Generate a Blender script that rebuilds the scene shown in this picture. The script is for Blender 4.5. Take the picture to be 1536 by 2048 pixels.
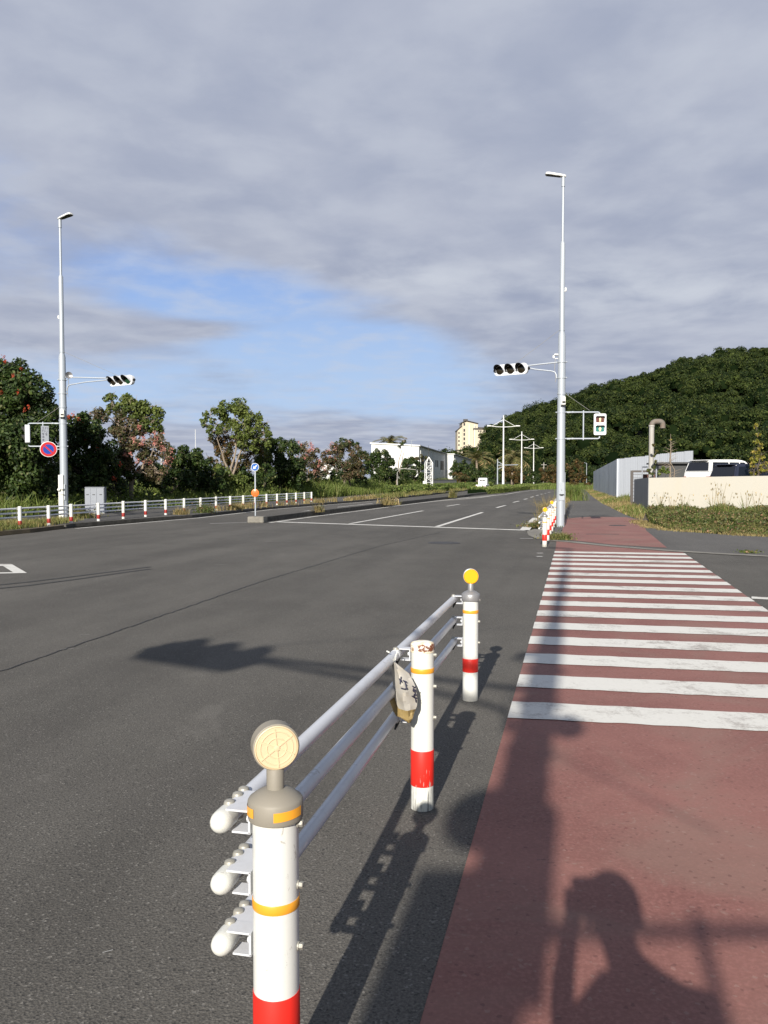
import bpy, bmesh, math, random
import numpy as np
from mathutils import Vector, Matrix
R = math.radians
sc = bpy.context.scene
for o in list(bpy.data.objects): bpy.data.objects.remove(o)
C = sc.collection

# ------------------------------------------------------------------ camera
F = 1650.0; H0 = 1.65; PITCH = R(2.3)
cam = bpy.data.cameras.new('camera'); co = bpy.data.objects.new('camera', cam); C.objects.link(co)
co.location = (0, 0, H0); co.rotation_euler = (R(90) - PITCH, 0, 0)
cam.sensor_fit = 'AUTO'; cam.sensor_width = 36; cam.lens = F / 2048 * 36
cam.clip_start = 0.05; cam.clip_end = 6000
sc.camera = co
sc.render.resolution_x = 768; sc.render.resolution_y = 1024

def ray(px, py):
    x = (px - 768) / F; y = -(py - 1024) / F
    return Vector((x, math.cos(PITCH) + y * math.sin(PITCH), -math.sin(PITCH) + y * math.cos(PITCH)))
def G(px, py, z=0.0):                       # where a sight line meets the level z
    r = ray(px, py); t = (z - H0) / r.z
    return Vector((r.x * t, r.y * t, z))
def P(px, py, d):                           # the point at depth d (metres ahead)
    r = ray(px, py); t = d / r.y
    return Vector((r.x * t, d, H0 + r.z * t))
def S(d): return d / F                      # metres per photo pixel at depth d

# ------------------------------------------------------------------ sky, sun, exposure
SUN_AZ = R(13.5); SUN_EL = R(26.0)          # light travels towards +Y turned 13.5 deg to the right
w = bpy.data.worlds.new('World'); sc.world = w; w.use_nodes = True
nt = w.node_tree; nt.nodes.clear()
class NB:
    def __init__(s, nt): s.nt = nt
    def n(s, t, **k):
        nd = s.nt.nodes.new(t)
        for a, b in k.items(): setattr(nd, a, b)
        return nd
    def put(s, sock, v):
        if isinstance(v, bpy.types.NodeSocket): s.nt.links.new(v, sock)
        elif v is not None:
            if hasattr(sock.default_value, '__len__') and not hasattr(v, '__len__'): v = (v,) * len(sock.default_value)
            if hasattr(v, '__len__') and len(v) == 3 and len(sock.default_value) == 4: v = (*v, 1)
            sock.default_value = v
    def m(s, op, a, b=None, c=None, clamp=False):
        nd = s.n('ShaderNodeMath', operation=op); nd.use_clamp = clamp
        for i, v in enumerate((a, b, c)):
            if v is not None: s.put(nd.inputs[i], v)
        return nd.outputs[0]
    def mix(s, f, a, b, blend='MIX'):
        nd = s.n('ShaderNodeMix', data_type='RGBA', blend_type=blend)
        s.put(nd.inputs[0], f); s.put(nd.inputs[6], a); s.put(nd.inputs[7], b)
        return nd.outputs[2]
    def noise(s, vec, scale, detail=4, rough=.5, dist=0, out=0):
        nd = s.n('ShaderNodeTexNoise'); nd.noise_dimensions = '3D'
        if vec is not None: s.put(nd.inputs['Vector'], vec)
        nd.inputs['Scale'].default_value = scale; nd.inputs['Detail'].default_value = detail
        nd.inputs['Roughness'].default_value = rough; nd.inputs['Distortion'].default_value = dist
        return nd.outputs[out]
    def ss(s, v, a, b):                     # smooth step
        nd = s.n('ShaderNodeMapRange', interpolation_type='SMOOTHSTEP')
        s.put(nd.inputs[0], v); nd.inputs[1].default_value = a; nd.inputs[2].default_value = b
        return nd.outputs[0]
    def vec(s, x, y, z):
        nd = s.n('ShaderNodeCombineXYZ')
        for i, v in enumerate((x, y, z)): s.put(nd.inputs[i], v)
        return nd.outputs[0]
    def sep(s, v):
        nd = s.n('ShaderNodeSeparateXYZ'); s.put(nd.inputs[0], v); return nd.outputs
    def vscale(s, v, k):
        nd = s.n('ShaderNodeVectorMath', operation='MULTIPLY'); s.put(nd.inputs[0], v); nd.inputs[1].default_value = k
        return nd.outputs[0]

b = NB(nt)
sky = b.n('ShaderNodeTexSky', sky_type='NISHITA'); sky.sun_disc = False
sky.sun_elevation = SUN_EL; sky.sun_rotation = math.pi + SUN_AZ
sky.air_density = 1.0; sky.dust_density = 0.6; sky.ozone_density = 2.0
tc = b.n('ShaderNodeTexCoord'); d = b.sep(tc.outputs['Generated'])
zc = b.m('MAXIMUM', d[2], 0.0)
k = b.m('DIVIDE', 1.0, b.m('ADD', zc, 0.06))
deck = b.vec(b.m('MULTIPLY', d[0], k), b.m('MULTIPLY', d[1], k), 0.0)     # position on the cloud deck
yy = b.m('MAXIMUM', d[1], 0.05)
az = b.m('DIVIDE', d[0], yy); el = b.m('DIVIDE', zc, yy)
n1 = b.noise(b.vscale(deck, (1.0, 1.2, 1)), 0.9, 7, .55, .2)
n2 = b.noise(b.vscale(deck, (1.1, 1.0, 1)), 1.8, 6, .55, .2)
n3 = b.noise(b.vscale(deck, (1.2, 1.0, 1)), .55, 3, .5, .2)
n4 = b.noise(b.vscale(b.vec(az, el, 0.0), (2.6, 5.5, 1)), 2.2, 7, .58, .35)   # long streaks seen edge-on
def gauss(cx, cy, sx, sy, tilt=0.0):
    u = b.m('SUBTRACT', az, cx); v = b.m('SUBTRACT', b.m('SUBTRACT', el, cy), b.m('MULTIPLY', u, tilt))
    q = b.m('ADD', b.m('POWER', b.m('ABSOLUTE', b.m('DIVIDE', u, sx)), 2.0), b.m('POWER', b.m('ABSOLUTE', b.m('DIVIDE', v, sy)), 2.0))
    return b.m('EXPONENT', b.m('MULTIPLY', q, -1.0))
gap = b.m('ADD', gauss(-.20, .215, .20, .055, -.18), b.m('MULTIPLY', gauss(-.02, .150, .17, .045, -.12), .95))
gap = b.m('ADD', gap, b.m('MULTIPLY', gauss(-.50, .33, .12, .12), .35))
gap = b.m('ADD', gap, b.m('MULTIPLY', gauss(.0, .085, .30, .030), .50))
gap = b.m('ADD', gap, b.m('MULTIPLY', gauss(-.34, .115, .24, .045), .75))
gap = b.m('SUBTRACT', gap, b.m('MULTIPLY', gauss(-.19, .185, .13, .016, .06), .65))
gsum = b.m('ADD', gap, b.m('ADD', b.m('MULTIPLY', b.m('SUBTRACT', n1, .5), 1.0), b.m('MULTIPLY', b.m('SUBTRACT', n4, .5), .9)))
blue = b.ss(gsum, .20, .90)
back = b.ss(d[1], .05, -.35)                # clear sky round the sun, behind the viewer
dark_c = (.385, .430, .555); light_c = (.525, .560, .660); white_c = (.56, .60, .69)
cb = b.ss(b.m('ADD', b.m('MULTIPLY', n2, .5), b.m('ADD', b.m('MULTIPLY', n3, .25), b.m('MULTIPLY', n1, .25))), .34, .64)
cloud = b.mix(cb, dark_c, light_c)
cloud = b.mix(b.m('MULTIPLY', b.ss(n4, .54, .80), b.ss(el, .42, .16)), cloud, white_c)
cloud = b.mix(b.m('MULTIPLY', b.ss(n2, .54, .72), .5), cloud, white_c)
n5 = b.noise(b.vscale(deck, (1.15, 1.0, 1)), 3.6, 6, .55, .15)
cloud = b.mix(b.m('MULTIPLY', b.ss(n5, .40, .68), .35), b.mix(1.0, cloud, (.93, .935, .95), 'MULTIPLY'), (.56, .60, .69))
cloud = b.mix(b.m('MULTIPLY', b.m('ADD', b.m('MULTIPLY', gauss(.30, .225, .22, .035, .03), .8), b.m('MULTIPLY', gauss(.02, .245, .10, .022, -.1), .8)), b.ss(b.m('ADD', b.m('MULTIPLY', n2, .5), b.m('MULTIPLY', n4, .5)), .38, .62)), cloud, (.62, .66, .74))
cloud = b.mix(b.m('MULTIPLY', b.m('MULTIPLY', b.ss(n4, .48, .30), b.ss(el, .32, .05)), .5), cloud, (.27, .33, .46))
skyc = b.mix(1.0, sky.outputs[0], (.085,) * 3, 'MULTIPLY')
bluec = b.mix(b.ss(el, .34, .08), (.225, .390, .80), (.46, .62, .87))
bluec = b.mix(b.m('MULTIPLY', b.ss(b.m('ADD', b.m('MULTIPLY', n5, .5), b.m('MULTIPLY', n4, .5)), .44, .66), .55), bluec, (.56, .62, .74))
front = b.mix(blue, cloud, bluec)
final = b.mix(back, front, skyc)
bg = b.n('ShaderNodeBackground'); b.put(bg.inputs[0], final); bg.inputs[1].default_value = 0.61
nt.links.new(bg.outputs[0], b.n('ShaderNodeOutputWorld').inputs[0])

sl = bpy.data.lights.new('sun', 'SUN'); sl.energy = 5.0; sl.angle = R(0.55); sl.color = (1.0, .93, .83)
so = bpy.data.objects.new('sun', sl); C.objects.link(so)
ldir = Vector((math.sin(SUN_AZ) * math.cos(SUN_EL), math.cos(SUN_AZ) * math.cos(SUN_EL), -math.sin(SUN_EL)))
so.rotation_euler = ldir.to_track_quat('-Z', 'Y').to_euler(); so.location = -ldir * 60
vs = sc.view_settings; vs.view_transform = 'Standard'; vs.look = 'None'; vs.gamma = 1; vs.use_curve_mapping = False
vs.exposure = 0.70
sc.render.engine = 'CYCLES'
sc.cycles.max_bounces = 6; sc.cycles.transparent_max_bounces = 6

# ------------------------------------------------------------------ materials
MATS = {}
def new_mat(name):
    m = bpy.data.materials.new(name); m.use_nodes = True; nt = m.node_tree; nt.nodes.clear()
    b = NB(nt); out = b.n('ShaderNodeOutputMaterial'); p = b.n('ShaderNodeBsdfPrincipled')
    nt.links.new(p.outputs[0], out.inputs[0]); MATS[name] = m
    return m, b, p, out
def bump(b, p, h, strength=.3, dist=.01):
    nd = b.n('ShaderNodeBump'); nd.inputs['Strength'].default_value = strength; nd.inputs['Distance'].default_value = dist
    b.put(nd.inputs['Height'], h); b.nt.links.new(nd.outputs[0], p.inputs['Normal'])
def objco(b): return b.n('ShaderNodeTexCoord').outputs['Object']
def geo(b): return b.n('ShaderNodeNewGeometry').outputs['Position']

def paint(name, col, rough=.45, dirt=.15, dirtcol=(.18, .16, .13), scale=6, metal=0, spec=.5, streak=False, bmp=.05):
    m, b, p, _ = new_mat(name); col = tuple(q * .83 for q in col)
    c = objco(b)
    v = b.vscale(c, (1, 1, .18)) if streak else c
    n = b.noise(v, scale, 6, .65); n2 = b.noise(c, scale * 9, 3, .6)
    f = b.m('MULTIPLY', b.ss(b.m('ADD', b.m('MULTIPLY', n, .75), b.m('MULTIPLY', n2, .25)), .42, .78), dirt)
    base = b.mix(f, col, dirtcol)
    if name.startswith('post_white') or name in ('rail_white', 'cap_white'):
        sk = b.noise(b.vscale(c, (1, 1, .55)), 38, 5, .75, .4); lo = b.noise(c, 5, 3, .6)
        base = b.mix(b.m('MULTIPLY', b.ss(b.m('ADD', b.m('MULTIPLY', sk, .6), b.m('MULTIPLY', lo, .4)), .595, .635), .6), base, (.24, .22, .19))
        base = b.mix(b.m('MULTIPLY', b.ss(b.sep(c)[2], .10, .0), .5), base, (.22, .20, .17)) if name.startswith('post') else base
    b.put(p.inputs['Base Color'], base)
    b.put(p.inputs['Roughness'], b.m('ADD', rough - .08, b.m('MULTIPLY', n, .16)))
    p.inputs['Metallic'].default_value = metal; p.inputs['Specular IOR Level'].default_value = spec
    if bmp: bump(b, p, n2, bmp, .002)
    return m

def asphalt(name, base, light, tint=(1, 1, 1)):
    m, b, p, _ = new_mat(name)
    c = geo(b)
    big = b.noise(c, .22, 5, .6, .4); mid = b.noise(b.vscale(c, (1, .45, 1)), 1.7, 5, .6)
    fine = b.noise(c, 95, 3, .7); grit = b.n('ShaderNodeTexVoronoi'); b.put(grit.inputs['Vector'], c); grit.inputs['Scale'].default_value = 120
    x, y, z = b.sep(c)
    u = b.m('ADD', b.m('MULTIPLY', x, .225), b.m('MULTIPLY', y, .974)); v = b.m('SUBTRACT', b.m('MULTIPLY', x, .974), b.m('MULTIPLY', y, .225))
    lane = b.noise(b.vec(b.m('MULTIPLY', u, .045), b.m('MULTIPLY', v, .75), 0.0), 1.0, 4, .55, .3)
    f = b.ss(b.m('ADD', b.m('MULTIPLY', big, .35), b.m('ADD', b.m('MULTIPLY', mid, .25), b.m('MULTIPLY', lane, .4))), .36, .64)
    col = b.mix(f, base, light)
    st = b.m('MULTIPLY', b.ss(fine, .35, .72), .9)
    col = b.mix(st, b.mix(1.0, col, (.62,) * 3, 'MULTIPLY'), b.mix(1.0, col, (1.38,) * 3, 'MULTIPLY'))
    g = b.sep(grit.outputs['Color'])
    col = b.mix(b.m('MULTIPLY', b.ss(g[0], .955, .98), .45), col, (.24, .23, .21))
    col = b.mix(b.m('MULTIPLY', b.ss(g[1], .90, .97), .6), col, (.018, .018, .018))
    stn = b.noise(c, .55, 6, .7, 1.2); col = b.mix(b.m('MULTIPLY', b.ss(stn, .60, .72), .22), col, (.17, .16, .145)); col = b.mix(b.m('MULTIPLY', b.ss(stn, .38, .28), .30), col, (.040, .038, .035))
    sp = b.noise(c, 6.5, 2, .5)
    col = b.mix(b.m('MULTIPLY', b.ss(sp, .80, .84), .6), col, (.25, .24, .22))
    b.put(p.inputs['Base Color'], col); p.inputs['Roughness'].default_value = .88; p.inputs['Specular IOR Level'].default_value = .32
    bump(b, p, b.m('ADD', fine, b.m('MULTIPLY', grit.outputs['Distance'], 1.2)), .38, .005)
    return m

asphalt('asphalt', (.070, .066, .059), (.110, .104, .093))
asphalt('pavement_asphalt', (.088, .085, .081), (.118, .114, .108))
asphalt('pavement_asphalt_dark', (.075, .073, .070), (.100, .097, .093))

def red_pave(name='red_surface'):
    m, b, p, _ = new_mat(name)
    c = geo(b)
    big = b.noise(c, .8, 5, .6, .5); fine = b.noise(c, 60, 4, .7); vor = b.n('ShaderNodeTexVoronoi'); b.put(vor.inputs['Vector'], c); vor.inputs['Scale'].default_value = 75
    col = b.mix(b.ss(big, .35, .68), (.168, .072, .061), (.222, .104, .087))
    col = b.mix(b.m('MULTIPLY', b.ss(fine, .40, .75), .6), col, (.29, .135, .118))
    grey = b.noise(c, .9, 5, .6, .8); col = b.mix(b.m('MULTIPLY', b.ss(grey, .46, .68), .55), col, (.205, .130, .105))
    wear = b.noise(c, 9, 6, .75, .6)
    col = b.mix(b.m('MULTIPLY', b.ss(wear, .60, .73), .55), col, (.25, .18, .15))
    col = b.mix(b.m('MULTIPLY', b.ss(b.noise(c, 24, 4, .7, .8), .64, .72), .6), col, (.130, .044, .040))
    g = b.sep(vor.outputs['Color'])
    col = b.mix(b.m('MULTIPLY', b.ss(g[0], .98, .99), .2), col, (.34, .27, .23))
    col = b.mix(b.m('MULTIPLY', b.ss(g[1], .975, .99), .5), col, (.09, .04, .036))
    b.put(p.inputs['Base Color'], col); p.inputs['Roughness'].default_value = .72; p.inputs['Specular IOR Level'].default_value = .35
    bump(b, p, b.m('ADD', fine, b.m('MULTIPLY', wear, .8)), .35, .004)
red_pave()

def road_paint(name='road_paint', col=(.58, .575, .54), lo=.52, hi=.66):
    m, b, p, _ = new_mat(name)
    c = geo(b)
    w = b.noise(c, 3.2, 8, .75, .4); w2 = b.noise(c, 45, 4, .7); loc = b.noise(c, .9, 3, .5)
    f = b.ss(b.m('ADD', b.m('MULTIPLY', w, .55), b.m('ADD', b.m('MULTIPLY', w2, .2), b.m('MULTIPLY', loc, .3))), lo, hi)
    cc = b.mix(b.m('MULTIPLY', b.ss(w2, .4, .75), .25), col, tuple(x * .72 for x in col))
    b.put(p.inputs['Base Color'], b.mix(b.m('MULTIPLY', f, .75), cc, (.20, .17, .15)))
    p.inputs['Roughness'].default_value = .7
    bump(b, p, w2, .25, .003)
road_paint()
road_paint('road_paint_worn', (.45, .45, .43), .52, .66)

def concrete(name, a, c2, sc_=2.5):
    m, b, p, _ = new_mat(name)
    c = geo(b)
    n = b.noise(c, sc_, 7, .7, .3); f = b.noise(c, 50, 4, .7)
    col = b.mix(b.ss(n, .35, .68), a, c2); col = b.mix(b.m('MULTIPLY', b.ss(f, .5, .8), .5), col, tuple(x * .55 for x in a))
    b.put(p.inputs['Base Color'], col); p.inputs['Roughness'].default_value = .9
    bump(b, p, f, .4, .006)
concrete('concrete', (.14, .132, .115), (.215, .205, .18))
concrete('concrete_dark', (.040, .037, .032), (.085, .080, .070), 4)
concrete('concrete_light', (.32, .30, .26), (.42, .40, .36))
concrete('soil', (.075, .060, .040), (.12, .095, .060), 1.4)
concrete('turf', (.030, .040, .014), (.060, .060, .026), .6)
concrete('forest_floor', (.012, .018, .008), (.022, .028, .012), .1)

paint('post_white', (.68, .69, .665), .38, .22, (.42, .40, .36), 9, streak=True)
paint('post_white_old', (.66, .66, .61), .5, .4, (.40, .36, .28), 10, streak=True)
paint('post_scuffed', (.70, .70, .66), .6, .9, (.12, .12, .12), 26, streak=True)
paint('rail_white', (.62, .64, .68), .32, .3, (.30, .29, .28), 7)
paint('cap_white', (.68, .69, .65), .4, .25, (.5, .47, .40), 14)
paint('grey_plastic', (.25, .23, .19), .6, .45, (.20, .18, .15), 16, bmp=.1)
paint('grey_metal_cap', (.30, .30, .31), .42, .35, (.16, .15, .14), 20, metal=.4)
paint('bolt_metal', (.38, .37, .33), .5, .5, (.20, .18, .14), 40, metal=.3)
paint('reflector_cream', (.66, .53, .34), .5, .15, (.5, .4, .25), 25, bmp=.02)
paint('reflector_amber', (.85, .40, .004), .35, .15, (.7, .30, .004), 60)
paint('reflector_rim', (.85, .55, .08), .4, .1)
paint('orange_band', (.82, .36, .03), .4, .2, (.5, .22, .04), 60)
paint('galvanised', (.40, .44, .49), .42, .6, (.29, .33, .38), 12, metal=.15, streak=True)
paint('lamp_white', (.74, .75, .74), .4, .15)
paint('signal_white', (.72, .74, .77), .35, .2, (.55, .56, .58), 14)
paint('dark_plastic', (.012, .012, .013), .35, .2, (.03, .03, .03), 12)
paint('visor_black', (.008, .008, .009), .6, .0)
paint('lens_dark', (.018, .014, .008), .15, 0)
paint('lens_green_off', (.010, .045, .018), .15, 0)
paint('lens_ped_red', (.10, .025, .02), .25, 0)
paint('lens_ped_green', (.01, .16, .15), .25, 0)
paint('lens_figure', (.75, .62, .36), .4, 0)
paint('sign_red', (.46, .010, .018), .3, .15, (.4, .02, .03), 9)
paint('sign_blue', (.006, .045, .33), .3, .12, (.01, .03, .2), 9)
paint('sign_blue_light', (.006, .10, .40), .3, .08, (.02, .1, .4), 9)
paint('sign_white', (.78, .78, .76), .35, .1)
paint('sign_orange', (.92, .17, .012), .35, .1)
paint('sign_orange_dark', (.60, .05, .01), .35, .1)
paint('ink', (.02, .02, .05), .6, 0)
paint('cabinet_grey', (.24, .265, .31), .45, .3, (.25, .27, .30), 5)
paint('cabinet_line', (.05, .055, .06), .5, 0)
paint('cream_wall', (.475, .458, .405), .8, .3, (.44, .38, .28), 1.2, streak=True, bmp=.1)
paint('grey_wall', (.27, .275, .28), .7, .35, (.10, .10, .10), 2, streak=True)
paint('hoarding_white', (.60, .64, .70), .45, .3, (.44, .47, .52), .9, streak=True)
paint('hoarding_grey', (.72, .78, .86), .35, .95, (.22, .26, .33), 2.6, metal=.0, streak=True)
paint('steel_dark', (.045, .038, .035), .5, .4, (.08, .05, .035), 12)
paint('rusty_brown', (.10, .032, .022), .7, .5, (.05, .02, .015), 6)
paint('shed_grey', (.040, .042, .043), .55, .5, (.05, .055, .06), 3)
paint('vent_pipe', (.38, .375, .35), .6, .7, (.24, .19, .14), 3.5, streak=True, bmp=.2)
paint('vent_rust', (.16, .145, .125), .75, .8, (.16, .09, .05), 5, bmp=.2)
paint('car_white', (.78, .79, .79), .25, .05, (.6, .6, .6), 3, bmp=0)
paint('car_black', (.028, .032, .055), .12, .05, (.03, .03, .03), 3, bmp=0)
paint('car_silver', (.34, .37, .39), .3, .1)
paint('car_glass', (.010, .012, .018), .06, .0, bmp=0)
paint('tyre', (.02, .02, .02), .8, .3)
paint('tail_red', (.30, .03, .02), .2, 0)
paint('tail_clear', (.55, .50, .45), .2, 0)
paint('build_white', (.66, .67, .66), .6, .12, (.5, .5, .48), .8, streak=True)
paint('build_brown', (.30, .17, .085), .7, .3, (.18, .1, .05), .9)
paint('build_window', (.03, .035, .04), .55, 0, spec=.2)
paint('build_roof', (.20, .21, .22), .6, .2)
paint('tower_cream', (.54, .48, .37), .75, .12, (.5, .42, .28), .3, streak=True)
paint('tower_roof', (.055, .05, .045), .7, .2)
paint('tan_block', (.23, .23, .22), .85, .5, (.14, .14, .13), 3)
paint('lattice_white', (.78, .79, .78), .45, .1)
paint('bark', (.125, .100, .075), .9, .7, (.05, .04, .03), 9, bmp=.5)
paint('bark_pale', (.27, .22, .165), .9, .6, (.12, .09, .07), 7, bmp=.5)
paint('bag_plastic', (.44, .42, .38), .35, .5, (.34, .28, .18), 24, bmp=.35)
paint('bag_dirty', (.30, .22, .09), .4, .8, (.10, .07, .03), 20, bmp=.35)
paint('strap_black', (.012, .012, .012), .6, 0)
paint('skin', (.52, .33, .24), .5, .1, (.4, .22, .16))
paint('hair', (.012, .010, .009), .5, 0)
paint('shirt', (.10, .13, .20), .85, .1)
paint('trousers', (.045, .05, .07), .9, .1)
paint('shoe', (.05, .05, .05), .6, .1)
paint('phone', (.02, .02, .022), .2, 0, bmp=0)
paint('manhole_iron', (.030, .028, .026), .6, .6, (.06, .05, .045), 30, bmp=.4)
paint('tar', (.012, .012, .012), .6, .3, (.03, .03, .03), 20)
paint('tyre_mark', (.022, .022, .022), .8, .8, (.05, .05, .048), 25)
paint('wire', (.25, .25, .24), .5, 0)
paint('litter_white', (.7, .7, .7), .6, 0)

def red_band():                             # reflective red sleeve, scraped to the white post beneath
    m, b, p, _ = new_mat('red_band')
    c = objco(b); s = b.sep(c)
    scr = b.noise(b.vscale(c, (34, 34, 3.4)), 1, 7, .7, .3); hi = b.noise(b.vscale(c, (9, 9, 3)), 1, 5, .7)
    ed = b.ss(s[2], .30, .10)
    f = b.ss(b.m('ADD', b.m('ADD', b.m('MULTIPLY', scr, .55), b.m('MULTIPLY', hi, .45)), b.m('MULTIPLY', ed, .10)), .612, .628)
    g = b.ss(scr, .45, .62)
    b.put(p.inputs['Base Color'], b.mix(f, b.mix(b.m('MULTIPLY', hi, .3), (.60, .020, .012), (.46, .016, .012)), b.mix(g, (.72, .72, .68), (.25, .24, .22))))
    p.inputs['Roughness'].default_value = .45
red_band()
paint('red_band_faded', (.30, .022, .016), .5, .5, (.16, .02, .015), 14, streak=True)
paint('rail_bright', (.80, .82, .86), .4, .15, (.5, .5, .5), 7)
def scuffed_post():
    m, b, p, _ = new_mat('post_scraped')
    c = objco(b); s = b.sep(c)
    scr = b.noise(b.vscale(c, (60, 60, 3.0)), 1, 7, .75, .2); mac = b.noise(b.vscale(c, (12, 12, 5)), 1, 4, .6)
    f = b.m('MULTIPLY', b.ss(b.m('ADD', b.m('MULTIPLY', scr, .65), b.m('MULTIPLY', mac, .35)), .47, .56), b.ss(s[2], .24, .12))
    n = b.noise(b.vscale(c, (1, 1, .3)), 10, 5, .6)
    b.put(p.inputs['Base Color'], b.mix(b.m('MULTIPLY', f, .85), b.mix(b.m('MULTIPLY', b.ss(n, .4, .8), .22), (.57, .58, .545), (.40, .37, .30)), (.15, .15, .145)))
    p.inputs['Roughness'].default_value = .42
scuffed_post()
def rusty_cap():
    m, b, p, _ = new_mat('rusty_cap')
    c = objco(b); s = b.sep(c)
    n = b.noise(b.vscale(c, (28, 28, 40)), 1, 6, .7, .5)
    band = b.m('MULTIPLY', b.ss(s[2], .790, .805), b.ss(s[2], .838, .826))
    side = b.ss(s[1], .045, -.03)
    f = b.ss(b.m('ADD', b.m('MULTIPLY', n, .8), b.m('ADD', b.m('MULTIPLY', band, .20), b.m('MULTIPLY', side, .10))), .60, .68)
    b.put(p.inputs['Base Color'], b.mix(f, b.mix(b.ss(n, .4, .6), (.76, .75, .68), (.66, .56, .38)), (.14, .045, .018)))
    p.inputs['Roughness'].default_value = .6
rusty_cap()

def foliage(name, cols, trans=.25, rough=.55, scale=.8, isl=True, spec=.22):
    m = bpy.data.materials.new(name); m.use_nodes = True; nt = m.node_tree; nt.nodes.clear(); b = NB(nt); MATS[name] = m
    c = geo(b); n = b.noise(c, scale, 3, .6)
    f = b.ss(n, .36, .64)
    col = b.mix(f, cols[0], cols[1])
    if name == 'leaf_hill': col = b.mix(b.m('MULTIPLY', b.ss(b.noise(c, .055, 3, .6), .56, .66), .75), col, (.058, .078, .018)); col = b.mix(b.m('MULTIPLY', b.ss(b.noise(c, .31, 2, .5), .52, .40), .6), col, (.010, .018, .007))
    if isl:
        r = b.n('ShaderNodeNewGeometry').outputs['Random Per Island']
        if len(cols) > 2: col = b.mix(b.ss(r, .72, .9), col, cols[2])
        if len(cols) > 3: col = b.mix(b.ss(r, .93, .95), col, cols[3])
        col = b.mix(1.0, col, b.mix(b.m('FRACT', b.m('MULTIPLY', r, 7.31)), (.62,) * 3, (1.38,) * 3), 'MULTIPLY')
    p = b.n('ShaderNodeBsdfPrincipled'); b.put(p.inputs['Base Color'], col); p.inputs['Roughness'].default_value = rough
    p.inputs['Specular IOR Level'].default_value = spec
    t = b.n('ShaderNodeBsdfTranslucent'); b.put(t.inputs[0], b.mix(1.0, col, (1.3, 1.5, .6), 'MULTIPLY'))
    mx = b.n('ShaderNodeMixShader'); mx.inputs[0].default_value = trans
    nt.links.new(p.outputs[0], mx.inputs[1]); nt.links.new(t.outputs[0], mx.inputs[2])
    nt.links.new(mx.outputs[0], b.n('ShaderNodeOutputMaterial').inputs[0])
foliage('leaf_dark', [(.014, .028, .008), (.034, .058, .013), (.065, .090, .022), (.12, .13, .05)])
foliage('leaf_mid', [(.050, .075, .016), (.095, .120, .028), (.13, .155, .042)])
foliage('leaf_bright', [(.055, .085, .018), (.095, .130, .028), (.14, .16, .045)])
foliage('leaf_brown', [(.040, .052, .018), (.080, .068, .032), (.13, .080, .050), (.20, .12, .09)])
foliage('leaf_rust', [(.040, .048, .016), (.085, .055, .020), (.12, .065, .022)])
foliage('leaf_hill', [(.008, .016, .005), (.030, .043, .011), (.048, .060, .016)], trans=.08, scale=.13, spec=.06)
foliage('leaf_hill_core', [(.004, .008, .003), (.008, .014, .005)], trans=0, rough=1, scale=.1, isl=False, spec=0)  # shade inside the foliage, put into a near-black colour
foliage('flower_red', [(.36, .035, .020), (.42, .075, .035), (.46, .13, .08)], trans=.2)
foliage('flower_pink', [(.40, .13, .12), (.44, .21, .17), (.50, .31, .26)], trans=.2)
foliage('grass_green', [(.075, .115, .024), (.135, .17, .042), (.19, .20, .07)], trans=.3, scale=.35)
foliage('grass_dry', [(.20, .155, .070), (.32, .25, .115), (.15, .16, .05), (.42, .32, .17)], trans=.2, scale=.9)
foliage('grass_mix', [(.10, .12, .035), (.22, .19, .075), (.12, .15, .04), (.34, .27, .13)], trans=.25, scale=.7)
foliage('weed', [(.055, .080, .022), (.105, .105, .035), (.16, .12, .06), (.22, .13, .08)], trans=.25, scale=1.2)
foliage('conifer', [(.15, .155, .022), (.22, .20, .035), (.28, .21, .05)], trans=.25, scale=1.5)
foliage('palm_leaf', [(.085, .095, .035), (.16, .145, .060), (.24, .18, .085)], trans=.2)
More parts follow.
